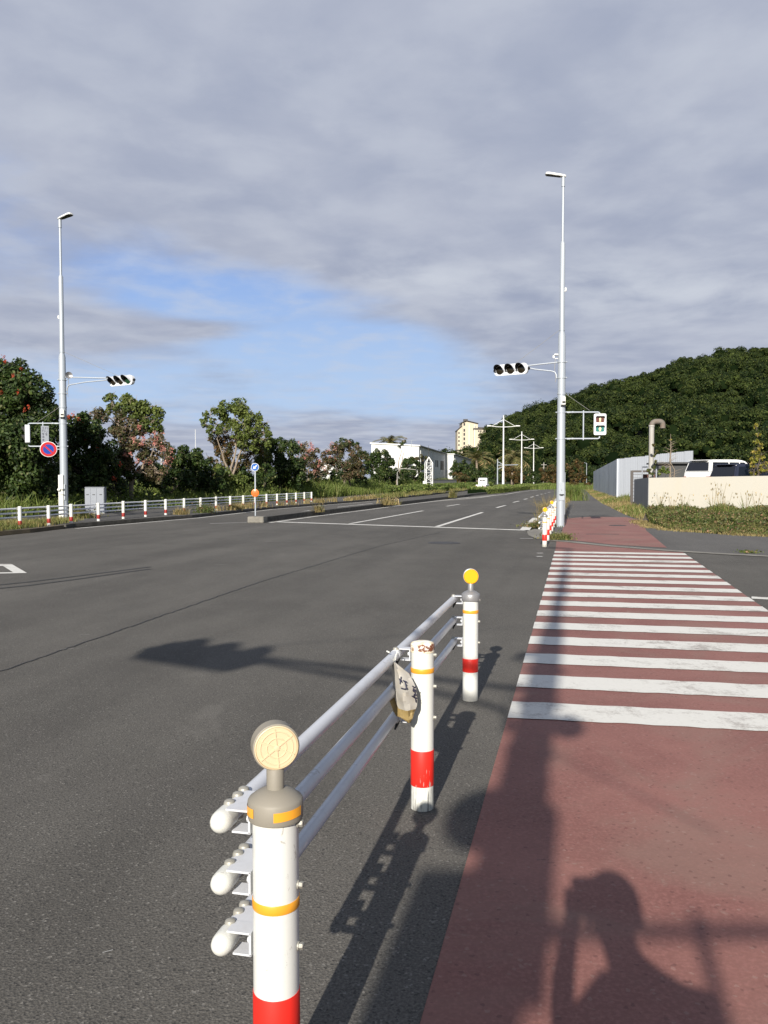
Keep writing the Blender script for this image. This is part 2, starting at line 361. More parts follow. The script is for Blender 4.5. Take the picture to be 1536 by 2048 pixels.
# ------------------------------------------------------------------ mesh helpers
class MB:
    def __init__(s): s.v = []; s.f = []; s.mi = []; s.cur = 0
    def add(s, vs, fs):
        o = len(s.v); s.v += [tuple(v) for v in vs]; s.f += [tuple(i + o for i in f) for f in fs]; s.mi += [s.cur] * len(fs); return s
    def box(s, c, size, rz=0, M=None):
        x, y, z = (q / 2 for q in size); vs = []
        for dx, dy, dz in [(-1,-1,-1),(1,-1,-1),(1,1,-1),(-1,1,-1),(-1,-1,1),(1,-1,1),(1,1,1),(-1,1,1)]:
            v = Vector((dx * x, dy * y, dz * z))
            if M: v = M @ v
            elif rz: v = Matrix.Rotation(rz, 3, 'Z') @ v
            vs.append(v + Vector(c))
        return s.add(vs, [(0,3,2,1),(4,5,6,7),(0,1,5,4),(1,2,6,5),(2,3,7,6),(3,0,4,7)])
    def rbox(s, c, size, r=.02, n=4, axis='z'):    # box with rounded vertical edges
        x, y, z = (q / 2 for q in size); ring = []
        for cx, cy, a0 in [(x-r, y-r, 0), (-x+r, y-r, 90), (-x+r, -y+r, 180), (x-r, -y+r, 270)]:
            for i in range(n + 1):
                a = R(a0 + 90 * i / n); ring.append((cx + r * math.cos(a), cy + r * math.sin(a)))
        return s.prism(ring, -z, z, Vector(c), axis)
    def prism(s, ring, z0, z1, c=Vector((0,0,0)), axis='z'):
        def T(p, h):
            if axis == 'z': q = (p[0], p[1], h)
            elif axis == 'y': q = (p[0], h, p[1])
            else: q = (h, p[0], p[1])
            return Vector(q) + c
        n = len(ring); vs = [T(p, z0) for p in ring] + [T(p, z1) for p in ring]
        fs = [tuple(range(n))[::-1], tuple(range(n, 2 * n))] + [(i, (i + 1) % n, n + (i + 1) % n, n + i) for i in range(n)]
        return s.add(vs, fs)
    def tube(s, pts, rad, n=10, cap=True):
        pts = [Vector(p) for p in pts]; k = len(pts)
        rad = rad if hasattr(rad, '__len__') else [rad] * k
        vs = []; prev = None
        for i, p in enumerate(pts):
            t = (pts[min(i + 1, k - 1)] - pts[max(i - 1, 0)]).normalized()
            if prev is None:
                a = t.orthogonal().normalized()
            else:
                a = (prev - t * prev.dot(t)).normalized()
            prev = a; bb = t.cross(a)
            for j in range(n):
                an = 2 * math.pi * j / n; vs.append(p + (a * math.cos(an) + bb * math.sin(an)) * rad[i])
        fs = [(i*n+j, i*n+(j+1)%n, (i+1)*n+(j+1)%n, (i+1)*n+j) for i in range(k-1) for j in range(n)]
        if cap: fs += [tuple(range(n))[::-1], tuple(range((k-1)*n, k*n))]
        return s.add(vs, fs)
    def lathe(s, prof, n=24, c=(0,0,0), M=None):   # prof: [(r, z)]
        c = Vector(c); vs = []; k = len(prof)
        for r_, z in prof:
            for j in range(n):
                a = 2 * math.pi * j / n; v = Vector((r_ * math.cos(a), r_ * math.sin(a), z))
                if M: v = M @ v
                vs.append(v + c)
        fs = [(i*n+j, i*n+(j+1)%n, (i+1)*n+(j+1)%n, (i+1)*n+j) for i in range(k-1) for j in range(n)]
        fs += [tuple(range(n))[::-1], tuple(range((k-1)*n, k*n))]
        return s.add(vs, fs)
    def ball(s, c, r, n=12, m=8, sq=(1,1,1)):
        c = Vector(c); prof = [(math.sin(math.pi*i/m), -math.cos(math.pi*i/m)) for i in range(m+1)]; vs = []
        for a, z in prof:
            for j in range(n): vs.append(c + Vector((a*math.cos(2*math.pi*j/n)*r*sq[0], a*math.sin(2*math.pi*j/n)*r*sq[1], z*r*sq[2])))
        return s.add(vs, [(i*n+j, i*n+(j+1)%n, (i+1)*n+(j+1)%n, (i+1)*n+j) for i in range(m) for j in range(n)])
    def poly(s, pts): return s.add(pts, [tuple(range(len(pts)))])

def tagit(o, label=None, cat=None, group=None, kind=None):
    if label: o['label'] = label
    if cat: o['category'] = cat
    if group: o['group'] = group
    if kind: o['kind'] = kind
    return o
def obj(name, mb, mat, parent=None, label=None, cat=None, group=None, kind=None, smooth=True, loc=None, rz=0, bevel=0, ang=35):
    me = bpy.data.meshes.new(name); me.from_pydata(mb.v, [], mb.f)
    for m in (mat if isinstance(mat, (list, tuple)) else [mat]): me.materials.append(MATS[m])
    if isinstance(mat, (list, tuple)): me.polygons.foreach_set('material_index', mb.mi)
    bm = bmesh.new(); bm.from_mesh(me); bmesh.ops.remove_doubles(bm, verts=bm.verts, dist=1e-5)
    bmesh.ops.dissolve_degenerate(bm, edges=bm.edges, dist=1e-6); bmesh.ops.recalc_face_normals(bm, faces=bm.faces)
    if bevel: bmesh.ops.bevel(bm, geom=[e for e in bm.edges if e.is_manifold and e.calc_face_angle(0) > .6], offset=bevel, segments=2, affect='EDGES', clamp_overlap=True)
    bm.to_mesh(me); bm.free()
    if smooth:
        me.polygons.foreach_set('use_smooth', [True] * len(me.polygons)); me.set_sharp_from_angle(angle=R(ang))
    o = bpy.data.objects.new(name, me); C.objects.link(o)
    if parent: o.parent = parent
    if loc is not None: o.location = loc
    if rz: o.rotation_euler.z = rz
    return tagit(o, label, cat, group, kind)
def thing(name, label, cat, loc=(0,0,0), rz=0, group=None):
    o = bpy.data.objects.new(name, None); C.objects.link(o); o.empty_display_size = .2
    o.location = loc; o.rotation_euler.z = rz
    return tagit(o, label, cat, group)
def fast(name, V, Fq, mats, parent=None, mi=None, **k):     # big numpy meshes of quads
    me = bpy.data.meshes.new(name); nv, nf = len(V), len(Fq)
    me.vertices.add(nv); me.vertices.foreach_set('co', np.asarray(V, np.float32).ravel())
    me.loops.add(nf * 4); me.loops.foreach_set('vertex_index', np.asarray(Fq, np.int32).ravel())
    me.polygons.add(nf); me.polygons.foreach_set('loop_start', np.arange(0, nf * 4, 4, dtype=np.int32))
    for m in (mats if isinstance(mats, (list, tuple)) else [mats]): me.materials.append(MATS[m])
    if mi is not None: me.polygons.foreach_set('material_index', np.asarray(mi, np.int32))
    me.update(calc_edges=True); me.validate()
    o = bpy.data.objects.new(name, me); C.objects.link(o)
    if parent: o.parent = parent
    return tagit(o, **k)
def copy_tree(o, parent=None, **k):
    c = o.copy(); C.objects.link(c)
    if parent: c.parent = parent; c.matrix_parent_inverse = o.matrix_parent_inverse.copy()
    for ch in list(o.children): copy_tree(ch, c)
    for a, v in k.items(): c[a] = v
    return c
def sheet(name, pts, z, mat, **k):
    mb = MB(); mb.poly([(p[0], p[1], z) for p in pts]); return obj(name, mb, mat, smooth=False, **k)
def slab(name, pts, z0, z1, mat, **k):
    mb = MB(); mb.prism([(p[0], p[1]) for p in pts], z0, z1); return obj(name, mb, mat, smooth=False, **k)
def ribbon(pts, wl, wr):                     # polyline widened to a polygon outline
    pts = [Vector(p[:2]) for p in pts]; L = []; Rr = []
    for i, p in enumerate(pts):
        t = (pts[min(i+1, len(pts)-1)] - pts[max(i-1, 0)]).normalized(); n = Vector((-t.y, t.x))
        L.append(p + n * wl); Rr.append(p - n * wr)
    return L, Rr
def strip(mb, pts, wl, wr, z, z0=None):      # flat (or boxed) strip of quads along a polyline
    L, Q = ribbon(pts, wl, wr); n = len(L)
    if z0 is None:
        mb.add([(p.x, p.y, z) for p in L] + [(p.x, p.y, z) for p in Q], [(i, i+1, n+i+1, n+i) for i in range(n-1)])
    else:
        vs = [(p.x, p.y, z) for p in L] + [(p.x, p.y, z) for p in Q] + [(p.x, p.y, z0) for p in L] + [(p.x, p.y, z0) for p in Q]
        fs = []
        for i in range(n-1): fs += [(i, i+1, n+i+1, n+i), (n+i, n+i+1, 3*n+i+1, 3*n+i), (i+1, i, 2*n+i, 2*n+i+1)]
        fs += [(0, n, 3*n, 2*n), (n-1, 2*n-1, 4*n-1, 3*n-1)[::-1]]
        mb.add(vs, fs)
    return mb
TH = R(13.0); U = Vector((math.sin(TH), math.cos(TH), 0)); V_ = Vector((math.cos(TH), -math.sin(TH), 0))   # along / right of the road
RZ = math.pi / 2 - TH                        # local +x = along the road

# ------------------------------------------------------------------ ground, roads and markings
mb = MB(); mb.poly([(-2500, -2500, -.05), (2500, -2500, -.05), (2500, 2500, -.05), (-2500, 2500, -.05)])
obj('ground', mb, 'turf', kind='structure', smooth=False)

# left kerb line of the far carriageway, right kerb line of the near one (world metres)
left_kerb = [Vector(p) for p in [(-60,-22,0),(-26,2,0),(-16,9.5,0),(-12.6,15,0)]] + [G(0,1072), G(77,1064), G(135,1057), G(384,1036), G(534,1019), G(640,1010.5), G(768,1000)]
e = left_kerb[-1]
left_kerb += [e + U * 30 + V_ * .3, e + U * 70, e + U * 110, Vector((42, 215, 0)), Vector((66, 250, 0)), Vector((120, 290, 0)), Vector((250, 330, 0))]
right_kerb = [Vector((250, 300, 0)), Vector((125, 262, 0)), Vector((78, 228, 0)), Vector((52, 185, 0))]
rk0 = G(1052, 1062)
right_kerb += [rk0 + U * 118, rk0 + U * 60, rk0 + U * 20, rk0]
corner = [G(1057, 1071), G(1074, 1079), G(1110, 1081), G(1150, 1084), G(1227, 1092), G(1342, 1101), G(1440, 1107), G(1536, 1112)]
far_r = [Vector((14, 12.4, 0)), Vector((30, 0, 0)), Vector((60, -22, 0))]
poly = [Vector((-60, -70, 0)), Vector((-60,-22,0))] + left_kerb[1:] + right_kerb + corner + far_r + [Vector((60, -70, 0))]
sheet('road', poly, 0.0, 'asphalt', kind='structure')

# pavement across the side street on the right (flush kerb), then the path beyond
verge = [G(1536, 1074), G(1477, 1071), G(1402, 1066), G(1327, 1060), G(1284, 1043), G(1247, 1028), G(1202, 1006), G(1182, 991), G(1172, 981)]
vend = verge[-1]
path_left = [rk0 + U * 118 + V_ * 1.1, rk0 + U * 60 + V_ * .9, rk0 + U * 10 + V_ * .6]
pav = [Vector((60, -20, 0)), Vector((30, 8, 0))] + verge + [vend + U * 30] + path_left + [G(1057, 1071) + V_ * .3] + corner[1:] + far_r
sheet('pavement', pav, .004, 'pavement_asphalt', kind='structure')
mb = MB(); strip(mb, corner[2:] + far_r, .02, .30, .012); obj('kerb', mb, 'concrete', kind='structure', smooth=False)
mb = MB(); mb.poly([(p.x, p.y, .009) for p in [G(1053, 1063), G(1057, 1071), G(1074, 1078.5), G(1112, 1080.5), G(1118, 1066), G(1095, 1062), G(1070, 1058)]])
obj('concrete_apron', mb, 'concrete', kind='structure', smooth=False)
mb = MB(); strip(mb, [rk0 + U * t + V_ * .12 for t in (2.5, 20, 60, 118)], .0, .16, .11, 0.0); obj('kerb', mb, 'concrete', kind='structure', smooth=False)

# red surfacing: the crossing, and the mouth of the path
L0 = G(1015, 1437); L1 = G(1110.5, 1103); R0 = G(1536, 1222); R1 = G(1366, 1105)
ul = (L1 - L0).normalized(); ur = (R0 - R1).normalized()
red1 = [L0 - ul * 14, L1, G(1113, 1083), G(1160, 1087.5), G(1227, 1094), G(1345, 1104), R1, R0 + ur * 16]
sheet('red_surfacing', red1, .004, 'red_surface', kind='structure')
red2 = [G(1121.7, 1070), G(1131, 1038), G(1160, 1034.6), G(1189, 1034), G(1252, 1034.5), G(1277, 1040), G(1286, 1047), G(1293, 1062), G(1312, 1077.5), G(1334, 1096), G(1227, 1090), G(1152, 1082), G(1124, 1079)]
sheet('red_surfacing', red2, .008, 'red_surface', kind='structure')
sheet('asphalt_patch', [G(1131, 1031), G(1190, 1030), G(1212, 1029), G(1230, 1033.5), G(1189, 1033.6), G(1131, 1036.5)], .0085, 'pavement_asphalt_dark', kind='structure')

# zebra stripes
rng = random.Random(4)
mb = MB(); stripes = 16; near = L0; far = G(1108.5, 1106.3); per = (far - near) / (stripes - 1)
sd = (G(1536, 1465) - G(1015, 1437)).normalized()
def meet(p, d1, q, d2):
    det = d1.x * -d2.y + d2.x * d1.y; r = q - p; t = (r.x * -d2.y + d2.x * r.y) / det; return p + d1 * t
for i in range(stripes):
    a = near + per * i; c2 = a + per * .49; ang = R(-10.6 - i * .06 + rng.uniform(-.15, .15)); dd = Vector((math.cos(ang), math.sin(ang), 0))
    ra = meet(a, dd, R1, ur); rc = meet(c2, dd, R1, ur); m = 26; vs = []
    for t in range(m + 1):
        for q0, q1 in ((a, ra), (c2, rc)):
            q = q0.lerp(q1, t / m) + per * rng.uniform(-.012, .012); vs.append((q.x, q.y, .009))
    mb.add(vs, [(2*t, 2*t+2, 2*t+3, 2*t+1) for t in range(m)])
obj('crosswalk_stripes', mb, 'road_paint', kind='structure', smooth=False)

# lines on the main road
mb = MB()
def line(mb, a, c, wd, z=.006, n=10):
    strip(mb, [a.lerp(c, t / n) for t in range(n + 1)], wd / 2, wd / 2, z)
line(mb, G(556, 1044), G(1051, 1060.6), .34)                      # stop line
line(mb, G(700, 1047.6), G(846, 1021.7), .16); line(mb, G(893, 1012.6), G(919, 1008.6), .16)
line(mb, G(874, 1053.5), G(965, 1024.8), .17); 
for x0, y0, x1, y1 in [(993,1015.6,1011,1010.8),(1026,1005,1038,1002.2),(1048,999,1055,997.4),(1061,994.8,1067,993.3),(1072,991.3,1077,990.2),(1081,988.6,1085,987.9),(1089,986.8,1093,986.2),(1096,985,1101,984.2)]:
    line(mb, G(x0, y0), G(x1, y1), .17)
strip(mb, [G(1049, 1060.6), G(1060, 1047.5), G(1073, 1036)], .16, .16, .0062)   # right edge line
med = [G(522, 1045.5), G(610, 1033.5), G(700, 1022.5), G(786, 1011.5), G(875, 1000.5), G(930, 994.5)]
strip(mb, [p + V_ * .35 for p in med], .07, .07, .006)            # line beside the median
strip(mb, [G(985, 991.5), G(1010, 989.0), G(1040, 983.8), G(1075, 980), G(1098, 977.5)], .08, .08, .006)
strip(mb, [G(930, 996.5), G(960, 995), G(985, 991.5)], .08, .08, .0062)
strip(mb, [left_kerb[i] + V_ * .30 for i in range(6, 11)], .06, .06, .006)
line(mb, G(505, 1037), G(620, 1021), .12); line(mb, G(675, 1014.5), G(745, 1007), .12)
obj('road_markings', mb, 'road_paint', kind='structure', smooth=False)
mb = MB(); mb.poly([(p.x, p.y, .0045) for p in [G(800, 1010.5), G(875, 1001.5), G(955, 993), G(985, 989.8), G(1008, 988.6), G(985, 992), G(955, 996.5), G(925, 999.5), G(870, 1003.5)]])
obj('road_markings', mb, 'concrete', kind='structure', smooth=False)     # pale worn taper beside the median
mb = MB(); strip(mb, [G(420, 1047.3), G(470, 1045.8), G(545, 1044)], .06, .06, .0055)
line(mb, G(1074, 1106.7), G(1086, 1106.5), .12); line(mb, G(1073, 1113.4), G(1085, 1113.2), .12)
line(mb, G(1040, 1077.5), G(1066, 1077.8), .10, .0125)
r9 = random.Random(31)
for (x_, y_, a_, l_) in ((205, 1908, .5, .035), (365, 1062, .9, .35), (430, 1130, .3, .25), (700, 1395, .2, .05), (120, 1300, .4, .12), (160, 1270, .2, .10), (860, 1125, .6, .06), (530, 1083, .1, .7), (985, 1140, .4, .1)):
    g_ = G(x_, y_); line(mb, g_, g_ + Vector((math.cos(a_), math.sin(a_), 0)) * l_, .0022 + .014 * l_, .0056, 3)
obj('road_markings', mb, 'road_paint_worn', kind='structure', smooth=False)
mb = MB()                                                         # painted box at the left edge and stop line at the right edge
a, c2, d2, e2 = G(-60, 1128.5), G(23, 1128.5), G(54, 1146.5), G(-60, 1149)
ia, ic, id_, ie = G(-60, 1132.5), G(6, 1132.5), G(26, 1145), G(-60, 1146.5)
q = [(p.x, p.y, .006) for p in (a, c2, d2, e2, ia, ic, id_, ie)]
mb.add(q, [(0, 4, 5, 1), (1, 5, 6, 2), (2, 6, 7, 3)])
line(mb, G(1503, 1195.8), G(1640, 1203), .22)
obj('road_markings', mb, 'road_paint', kind='structure', smooth=False)

# seam crack, tyre marks, manholes
def wob(pts, amp, n, seed):
    r2 = random.Random(seed); out = []
    for i in range(len(pts) - 1):
        for t in range(n):
            q = pts[i].lerp(pts[i+1], t / n); out.append(q + Vector((r2.uniform(-amp, amp), r2.uniform(-amp, amp), 0)))
    return out + [pts[-1]]
mb = MB(); strip(mb, wob([G(-40, 1357), G(280, 1247), G(520, 1164), G(700, 1110), G(760, 1092), G(880, 1065)], .018, 40, 3), .009, .009, .0045)
strip(mb, wob([G(860, 1046), G(980, 1022), G(1010, 1021), G(1050, 1024)], .03, 12, 8), .02, .02, .0045)
for pts_, w_ in (([(1131, 1015), (1180, 1014.5), (1226, 1013)], .02), ([(1140, 1000), (1165, 999.5), (1196, 998.5)], .02)):
    strip(mb, wob([G(*q_) for q_ in pts_], .010, 26, int(pts_[0][0]) + 7), w_, w_, .0126)
obj('road_crack', mb, 'tar', kind='structure', smooth=False)
mb = MB()
for dy in (0, 7):
    strip(mb, wob([G(-30, 1173 + dy), G(60, 1164 + dy), G(150, 1153 + dy*.9), G(230, 1143 + dy*.7), G(300, 1134 + dy*.6)], .012, 30, 5 + dy), .05, .05, .0042)
obj('tyre_marks', mb, 'tyre_mark', kind='structure', smooth=False)
def manhole(p, r, z, nm='manhole_cover', lab=''):
    mb = MB(); mb.lathe([(r, z), (r, z + .004), (r * .86, z + .004), (r * .86, z + .003), (r * .8, z + .005)], 28)
    t = obj(nm, mb, 'manhole_iron', label=lab, cat='manhole cover', loc=(p.x, p.y, 0))
    for i in range(6):
        a = i * math.pi / 3
    return t
manhole(G(888, 1086), .42, .002, lab='round iron manhole cover in the open asphalt of the main road')
manhole(G(1235, 1051.5), .30, .009, lab='small round manhole cover in the middle of the red path mouth')
manhole(G(1197, 1031.8), .42, .010, lab='dark manhole cover on grey asphalt just beyond the red surfacing')
mb = MB(); g = G(1205, 1069); mb.box((g.x, g.y, .0105), (.95, .10, .006), rz=R(-6))
obj('drain_grate', mb, 'manhole_iron', label='long narrow drain slot in the red surfacing near the kerb', cat='drain')

# left footway, raised, and its kerb
lk = left_kerb[6:11]; lk_out = [p - V_ * .28 for p in lk]
edge = [p - V_ * 4.9 for p in lk]
full = [left_kerb[6] - U * 1.2 - V_ * .3] + lk_out + [e + U * 70 - V_ * .28, e + U * 70 - V_ * 4.9] + edge[::-1] + [Vector((-22, 20, 0)), Vector((-26, 10, 0)), Vector((-15.5, 14, 0)), Vector((-12.4, 22.5, 0))]
sheet('pavement', [Vector((p.x, p.y, 0)) for p in [Vector((-16.2, 12.5, 0)), Vector((-13.0, 18, 0)), Vector((-11.9, 22.5, 0)), G(77, 1064) - V_ * .15] + lk_out + [e + U * 70 - V_ * .28, e + U * 70 - V_ * 4.9] + edge[::-1] + [Vector((-21, 22, 0)), Vector((-27, 12, 0))]], .12, 'pavement_asphalt_dark', kind='structure')
mb = MB(); strip(mb, [G(135, 1057) - V_ * .05, G(150, 1054.5) - V_ * .05] + lk[1:] + [e + U * 30, e + U * 70], .28, 0, .13, 0.0)
obj('kerb', mb, 'concrete_dark', kind='structure', smooth=False)
mb = MB(); strip(mb, [Vector((-16.2, 12.5, 0)), Vector((-13.0, 18, 0)), Vector((-11.7, 22.5, 0)), G(60, 1066), G(128, 1057.5)], .28, 0, .122, 0.0)
obj('kerb', mb, 'soil', kind='structure', smooth=False)

# median kerb with its nose block
mb = MB(); medf = [med[0] + U * .6] + med[1:] + [G(945, 991.6), G(975, 988.5)]
strip(mb, [p - V_ * .0 for p in medf], .45, 0, .20, 0.0)
obj('median_kerb', mb, 'concrete_dark', kind='structure', smooth=False)
mb = MB(); c0 = (G(497, 1046) + G(521, 1045.6)) / 2 + U * .3
mb.box((0, 0, .115), (.62, .50, .23)); 
obj('median_nose_block', mb, 'concrete', label='square weathered concrete block at the near end of the median, under the blue arrow sign', cat='concrete block', loc=(c0.x, c0.y, 0), rz=R(-10), bevel=.02)
# ------------------------------------------------------------------ guard rails (local +x along the fence, +y to the road side, z up)
PR = .0572
def reflector_part(parent, x, ztop, face, cream=False, yaw=0.0):
    """round delineator on a short neck; face = disc material"""
    M = Matrix.Rotation(yaw, 3, 'Z') @ Matrix.Rotation(R(-90), 3, 'Y')      # disc axis towards -x (the viewer)
    mb = MB(); r = .058; zc = ztop + .105
    mb.lathe([(r*.88, -.030), (r, -.022), (r, .016), (r*.93, .018)], 36, (x, 0, zc), M)
    mb.lathe([(.022, 0), (.022, .055), (.019, .06)], 16, (x, 0, ztop - .005))
    o = obj('reflector', mb, 'grey_plastic' if cream else 'grey_metal_cap', parent)
    mb = MB(); mb.lathe([(r*.94, .0185), (r*.94, .022), (r*.90, .0235), (r*.88, .0205), (r*.86, .0225)], 40, (x, 0, zc), M)
    if cream:
        [mb.tube([Vector((x, 0, zc)) + M @ Vector((math.cos(q) * r * kk_, math.sin(q) * r * kk_, .0228)) for q in [2 * math.pi * i / 32 for i in range(33)]], .0016, 6) for kk_ in (.42, .70)]; mb.lathe([(r*.13, .0225), (r*.13, .0252), (r*.08, .026)], 8, (x, 0, zc), M)
        for k in range(6):
            a = k * math.pi / 3 + .1
            MM = M @ Matrix.Rotation(a, 3, 'Z'); c = Vector((x, 0, zc)) + MM @ Vector((r * .47, 0, .0230)); mb.box(c, (r * .70, .0030, .0034), M=MM)
    obj('reflector_face', mb, face, o)
    if not cream:
        mb = MB(); mb.lathe([(r*.93, .0222), (r*.99, .0222), (r*.99, .0245), (r*.93, .0245)], 36, (x, 0, zc), M); 
    return o
def make_post(parent, x, H, detail=2, cap='dome', mat='post_white', red=(.16, .34), reflect=None, rails=(.76, .60, .44), yb=None, lean=0, bracket=True, redm='red_band'):
    n = 32 if detail > 1 else 14
    mb = MB()
    top = H if cap != 'dome' else H - .045
    prof = [(PR, -.1), (PR, H - .03)] if cap != 'none' else [(PR, -.1), (PR, H - .012), (PR * .9, H)]
    mb.lathe(prof, n); p = obj('post', mb, mat, parent, loc=(x, 0, 0)); p.rotation_euler = (0, lean, 0)
    mb = MB()
    if cap == 'dome':
        mb.lathe([(PR + .010, H - .075), (PR + .0115, H - .07), (PR + .0115, H - .030), (PR + .008, H - .024), (PR * .8, H - .010), (PR * .45, H - .001), (.001, H)], n)
        c = obj('cap', mb, 'grey_plastic' if reflect == 'cream' else 'grey_metal_cap', p, ang=50)
    else:
        mb.lathe([(PR + .002, H - .052), (PR + .0025, H - .05), (PR + .0025, H - .014), (PR * .93, H - .006), (PR * .6, H - .001), (.001, H)], n)
        c = obj('cap', mb, 'rusty_cap' if cap == 'rust' else 'cap_white', p, ang=50)
    mb = MB(); mb.lathe([(PR + .0012, red[0]), (PR + .0016, red[0] + .001), (PR + .0016, red[1] - .001), (PR + .0012, red[1])], n)
    obj('red_band', mb, redm, p)
    if reflect:
        rf = reflector_part(p, 0, H, {'cream': 'reflector_cream', 'amber': 'reflector_amber'}[reflect], reflect == 'cream', yaw=R(30) if reflect == 'cream' else R(13))
    if detail > 1:
        zb = yb if yb is not None else H - .20
        mb = MB(); mb.lathe([(PR + .0012, zb - .012), (PR + .0018, zb - .011), (PR + .0018, zb + .011), (PR + .0012, zb + .012)], n)
        obj('yellow_band', mb, 'orange_band', p)
    for i, z in enumerate(rails):
        if detail > 1:
            mb = MB()                                       # far-side bolt head
            MM = Matrix.Rotation(R(90), 3, 'X')
            mb.lathe([(.011, 0), (.011, .004)], 20, (0, -PR, z), MM); mb.lathe([(.0085, .004), (.0085, .013), (.006, .015)], 6, (0, -PR, z), MM)
            obj('bolt', mb, 'bolt_metal', p)
        if bracket:
            mb = MB(); y0 = PR; y1 = .122; wv = .05 if detail > 1 else .035
            mb.box((0, y0 + .003, z), (wv, .005, .060)); mb.box((0, (y0 + y1) / 2, z + .027), (wv, y1 - y0, .005)); mb.box((0, (y0 + y1) / 2 - .008, z - .027), (wv, y1 - y0 - .016, .005))
            if detail > 1:
                mb.lathe([(.009, 0), (.009, .011)], 6, (0, PR + .006, z), Matrix.Rotation(R(-90), 3, 'X'))
            obj('bracket', mb, 'post_white' if detail < 2 else 'rail_white', p, smooth=False)
    return p
RY = .130                                                    # rail axis offset from the post axis

# --- near guard rail: three posts
A1 = P(551, 1600, 2.02); A1.z = 0; A3 = Vector((.645, 6.11, 0))
fd = (A3 - A1); Lf = fd.length; rzf = math.atan2(fd.y, fd.x)
guard = thing('guard_rail', 'nearest white guard rail, three posts, cream disc on the first, amber on the last', 'guard rail', A1, rzf)
A2x = Lf * .505
zr = lambda x, i: (.800, .645, .490)[i] + ((.750, .590, .432)[i] - (.800, .645, .490)[i]) * x / Lf
make_post(guard, 0, .885, 2, 'dome', 'post_white', (.16, .375), 'cream', [zr(0, i) for i in range(3)], yb=.600)
make_post(guard, A2x, .842, 2, 'rust', 'post_scraped', (.12, .30), None, [zr(A2x, i) for i in range(3)], yb=.700)
make_post(guard, Lf, .822, 2, 'dome', 'post_white', (.215, .315), 'amber', [zr(Lf, i) for i in range(3)], yb=.665)
for ch in guard.children:
    if abs(ch.location.x) < .01:                             # orange strips and one screw on the first cap
        for a0, a1 in ((R(196), R(262)), (R(100), R(150))):
            mb = MB(); n = 14; vs = []
            for k in range(n + 1):
                a = a0 + (a1 - a0) * k / n; rr = PR + .0128
                for z in (.823, .846): vs.append((math.cos(a) * rr, math.sin(a) * rr, z + (a - a0) * .003))
            mb.add(vs, [(2*k, 2*k+2, 2*k+3, 2*k+1) for k in range(n)]); 
            cp = [c for c in ch.children if c.name.startswith('cap')][0]
            obj('orange_strip', mb, 'orange_band', cp)
for i in range(3):
    mb = MB(); x0 = -.005; x1 = Lf + .06; dent = .0
    pts = []; n = 30
    for t in range(n + 1):
        x = x0 + (x1 - x0) * t / n; zz = zr(x, i); yy_ = RY
        if i == 1: zz -= .012 * math.exp(-((x - 1.15) / .22) ** 2); yy_ += .010 * math.exp(-((x - 1.15) / .2) ** 2)
        if i == 2: yy_ -= .006 * math.sin(x * 2.1)
        pts.append((x, yy_, zz))
    mb.tube(pts, .0243, 20)
    r_ = obj('rail', mb, 'rail_white', guard)
    mb = MB(); MM = Matrix.Rotation(R(-90), 3, 'Y')
    mb.lathe([(.0275, -.005), (.0280, .03), (.0275, .042), (.024, .054), (.016, .064), (.007, .068), (.001, .069)], 28, (x0 + .01, RY, zr(0, i)), MM)
    obj('end_cap', mb, 'cap_white', r_, ang=60)
    mb = MB()                                                # saddle plate and bolts over the rail end
    mb.box((.055, RY - .028, zr(.05, i) + .0265), (.10, .058, .004)); obj('saddle_plate', mb, 'rail_white', r_, smooth=False)
    for x in (.018, .072, .112, A2x - .03, Lf + .01):
        mb = MB(); z = zr(x, i) + .026
        mb.lathe([(.0145, -.056), (.0150, .002), (.0125, .0075), (.006, .0105), (.001, .011)], 18, (x, RY, z))
        obj('bolt', mb, 'bolt_metal', r_)
    mb = MB(); mb.lathe([(.0252, -.03), (.0262, -.028), (.0262, .028), (.0252, .03)], 20, (A2x - .03, RY, zr(A2x - .03, i)), Matrix.Rotation(R(90), 3, 'Y'))
    obj('rail_joint', mb, 'rail_white', r_)
    for x in (A2x - .02, Lf + .02):                          # rubber strap ends hanging under the rail
        mb = MB(); mb.tube([(x, RY - .012, zr(x, i) - .02), (x - .012, RY - .006, zr(x, i) - .040), (x - .03, RY, zr(x, i) - .058)], [.009, .008, .005], 8)
        obj('clamp_strap', mb, 'strap_black', r_)

